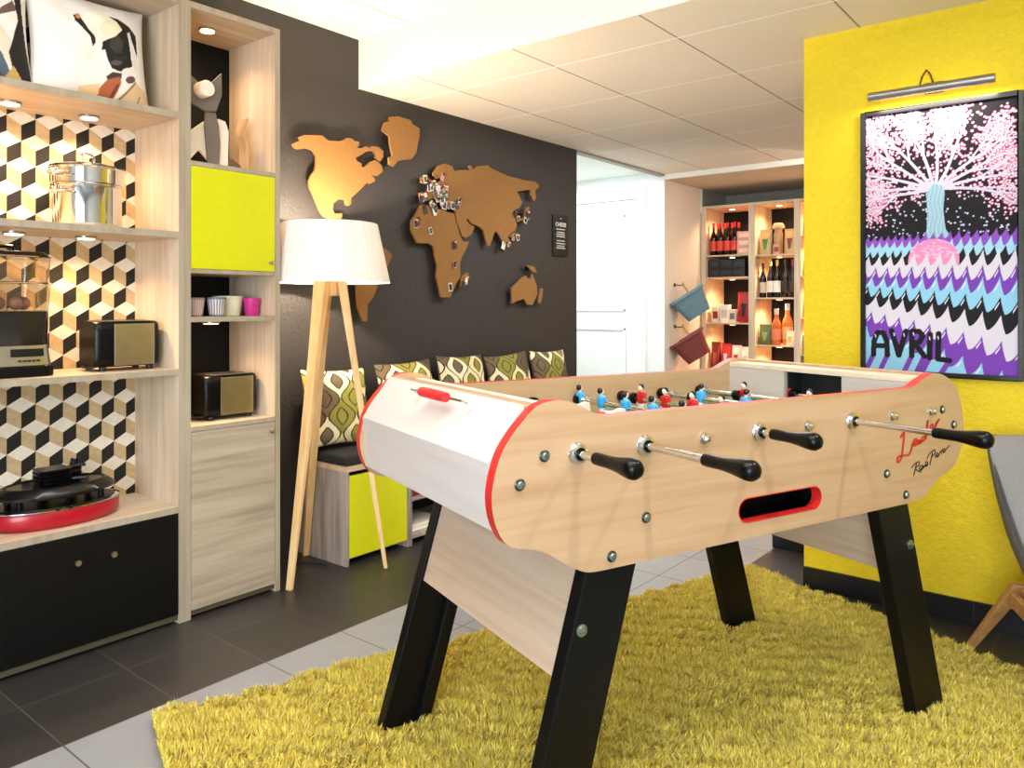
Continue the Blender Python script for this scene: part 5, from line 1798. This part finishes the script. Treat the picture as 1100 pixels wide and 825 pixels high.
for k, (y, c, b, lab) in enumerate(((2.85, '#7d241c', '#c04a3a', 'dark red bag at the left of the low shop shelf'), (2.755, '#c9302c', '#f0d9cf', 'bright red bag in the middle of the low shop shelf'), (2.660, '#f0e4d8', '#d23a34', 'white bag with red print on the low shop shelf'), (2.575, '#f3ece2', '#e6c9b8', 'cream bag at the right of the low shop shelf'))):
    pouch(SX + 0.09, y, 0.560, 0.088, 0.24 - 0.012 * k, c, b, lab, d=0.08)
# middle bay
pouch(SX + 0.09, 2.405, 1.543, 0.105, 0.215, '#c3a878', '#4f8a32', 'kraft snack pouch with green leaf at the left of the middle shop shelf', d=0.07)
t = thing('storage_jar', 'glass jar with wide pale lid between the two kraft pouches', 'jar', (SX + 0.10, 2.305, 1.5434))
MB().lathe([(0, 0), (0.036, 0), (0.038, 0.004), (0.038, 0.17), (0.03, 0.195), (0.03, 0.215), (0, 0.215)], 20).build('jar_body', plain('jar_amber', '#b98a5a', 0.15), t, smooth=40)
MB().lathe([(0.038, 0.2155), (0.05, 0.222), (0.05, 0.236), (0.036, 0.262), (0, 0.266)], 20).build('lid', plain('jar_lid', '#e3c8a0', 0.5), t, smooth=40)
carton(SX + 0.05, 2.300, 1.543, 0.055, 0.03, 0.085, '#caa27a', '#a3382a', 'little tan carton standing before the glass jar')
pouch(SX + 0.09, 2.200, 1.543, 0.10, 0.21, '#bfa674', '#7c3a2c', 'kraft snack pouch with brown print at the right of the middle shop shelf', d=0.07)
for k, (y, cap, labc, lab) in enumerate(((2.432, '#1b1916', '#c9c3b2', 'wine bottle with black capsule at the far left of the wine shelf'), (2.372, '#d9b45a', '#efe9dc', 'wine bottle with gold capsule and white label second from left'),
                                        (2.312, '#e3c36a', '#f3efe6', 'wine bottle with gold capsule and white label third from left'), (2.246, '#16120f', '#2a2622', 'all-black wine bottle with dark label fourth from left'),
                                        (2.184, '#a02050', '#3a2026', 'wine bottle with magenta capsule at the right of the wine shelf'))):
    bottle(SX + 0.09 + 0.01 * (k % 2), y, 1.185, 0.315 if k else 0.29, 0.0285, '#0d0b09', cap, labc, lab, 'wine bottles on the middle shop shelf', 'wine bottle')
pouch(SX + 0.08, 2.405, 0.790, 0.105, 0.17, '#5d6b34', '#9aa46a', 'olive green pouch beside the orange spirit bottles', d=0.07)
bottle(SX + 0.09, 2.318, 0.790, 0.30, 0.040, '#d0662a', '#c9c6c0', '#e0855a', 'shorter orange spirit bottle beside the olive pouch', None, 'bottle', 0.42)
bottle(SX + 0.11, 2.232, 0.790, 0.345, 0.042, '#d8782e', '#e6e3dd', '#eeb27a', 'taller orange spirit bottle with silver cap', None, 'bottle', 0.42)
pouch(SX + 0.055, 2.185, 0.790, 0.075, 0.12, '#ecd9b4', '#e5b45c', 'small cream bag in front of the taller spirit bottle', d=0.06)
# right bay, mostly behind the yellow wall
bottle(SX + 0.09, 2.060, 1.690, 0.20, 0.024, '#160d0a', '#241a14', '#c9b79a', 'dark bottle on the top right shop shelf by the yellow wall', None)
pouch(SX + 0.09, 2.040, 1.360, 0.085, 0.18, '#c9b94e', '#3f8a3a', 'yellow-green snack bag on the right shop shelf by the yellow wall')
pouch(SX + 0.09, 2.040, 1.020, 0.085, 0.19, '#4aa35a', '#cfe6cf', 'bright green bag on the right shop shelf by the yellow wall')
carton(SX + 0.09, 2.040, 0.720, 0.085, 0.07, 0.16, '#dfe9dd', '#2d6b3c', 'white and green carton low on the right shop shelf')

# ------------------------------------------------------------------ baskets on hooks
def basket(loc, col, tilt, label, hookx, hookz):
    m_ = plain('basket_' + col[1:], col, 0.45)
    hk = thing('wall_hook', label.split(' shopping')[0].replace('tilted', 'hook holding the') + ' basket on the cream wall', 'hook', (hookx, YW, hookz))
    MB().lathe([(0.0, -0.001), (0.016, -0.001), (0.016, -0.006), (0.0, -0.007)], 16, axis='y').build('plate', plain('hook_brass', '#8a6a3a', 0.3, 1.0), hk, smooth=35)
    MB().tube([(0, -0.006, 0), (0, -0.05, -0.006), (0, -0.072, 0.0), (0, -0.078, 0.018)], 0.005, 8).build('prong', plain('hook_brass', '#8a6a3a', 0.3, 1.0), hk, smooth=60)
    t = thing('shopping_basket', label, 'basket', loc)
    t.rotation_mode = 'QUATERNION'
    vdir = Vector((0.905, 0.425, 0)).normalized()
    # turned about the upright axis, then tilted
    t.rotation_quaternion = (Matrix.Rotation(tilt, 4, vdir) @ Matrix.Rotation(math.radians(-64), 4, 'Z')).to_quaternion()
    hx, hy, h = 0.145, 0.10, 0.20
    def ring(z, f, o=0.0):
        out = []
        for cx, cy, a0 in ((1, 1, 0), (-1, 1, 90), (-1, -1, 180), (1, -1, 270)):
            for i in range(6):
                a = math.radians(a0 + 90 * i / 5)
                out.append((cx * (hx * f - 0.04) + (0.04 + o) * math.cos(a), cy * (hy * f - 0.04) + (0.04 + o) * math.sin(a), z))
        return out
    MB().rings([ring(0.003, 0.70, -0.003), ring(0, 0.70), ring(h * 0.5, 0.85), ring(h, 1.0), ring(h, 1.0, -0.004), ring(h * 0.5, 0.85, -0.004), ring(0.004, 0.70, -0.004)]).build('body', m_, t, smooth=40)
    MB().rings([ring(h - 0.022, 1.0, 0.002), ring(h - 0.02, 1.0, 0.011), ring(h + 0.003, 1.0, 0.012), ring(h + 0.004, 1.0, -0.003), ring(h - 0.002, 1.0, -0.003)], cap=False).build('rim', m_, t, smooth=40)
    # bow handle swung to the hooked side
    tip = t.rotation_quaternion.inverted() @ (Vector((hookx, YW - 0.075, hookz + 0.004)) - Vector(loc))
    a_, b_ = Vector((0.03, -hy, h)), Vector((0.03, hy, h))
    bow = []
    for i in range(17):
        k = i / 16
        w_ = math.sin(PI * k) ** 0.75
        bow.append((a_.lerp(b_, k)).lerp(tip, w_))
    MB().tube(bow, 0.0065, 8, flat=0.010).build('handle', plain('handle_tan', '#a58a52', 0.5), t, smooth=60)
    return t


basket((5.90, 2.765, 1.04), '#5c7a84', math.radians(-33), 'tilted grey-blue shopping basket hanging on the cream wall', 5.83, 1.29)
basket((5.90, 2.765, 0.69), '#77302c', math.radians(-33), 'tilted wine-red shopping basket hanging below the blue one', 5.83, 0.945)
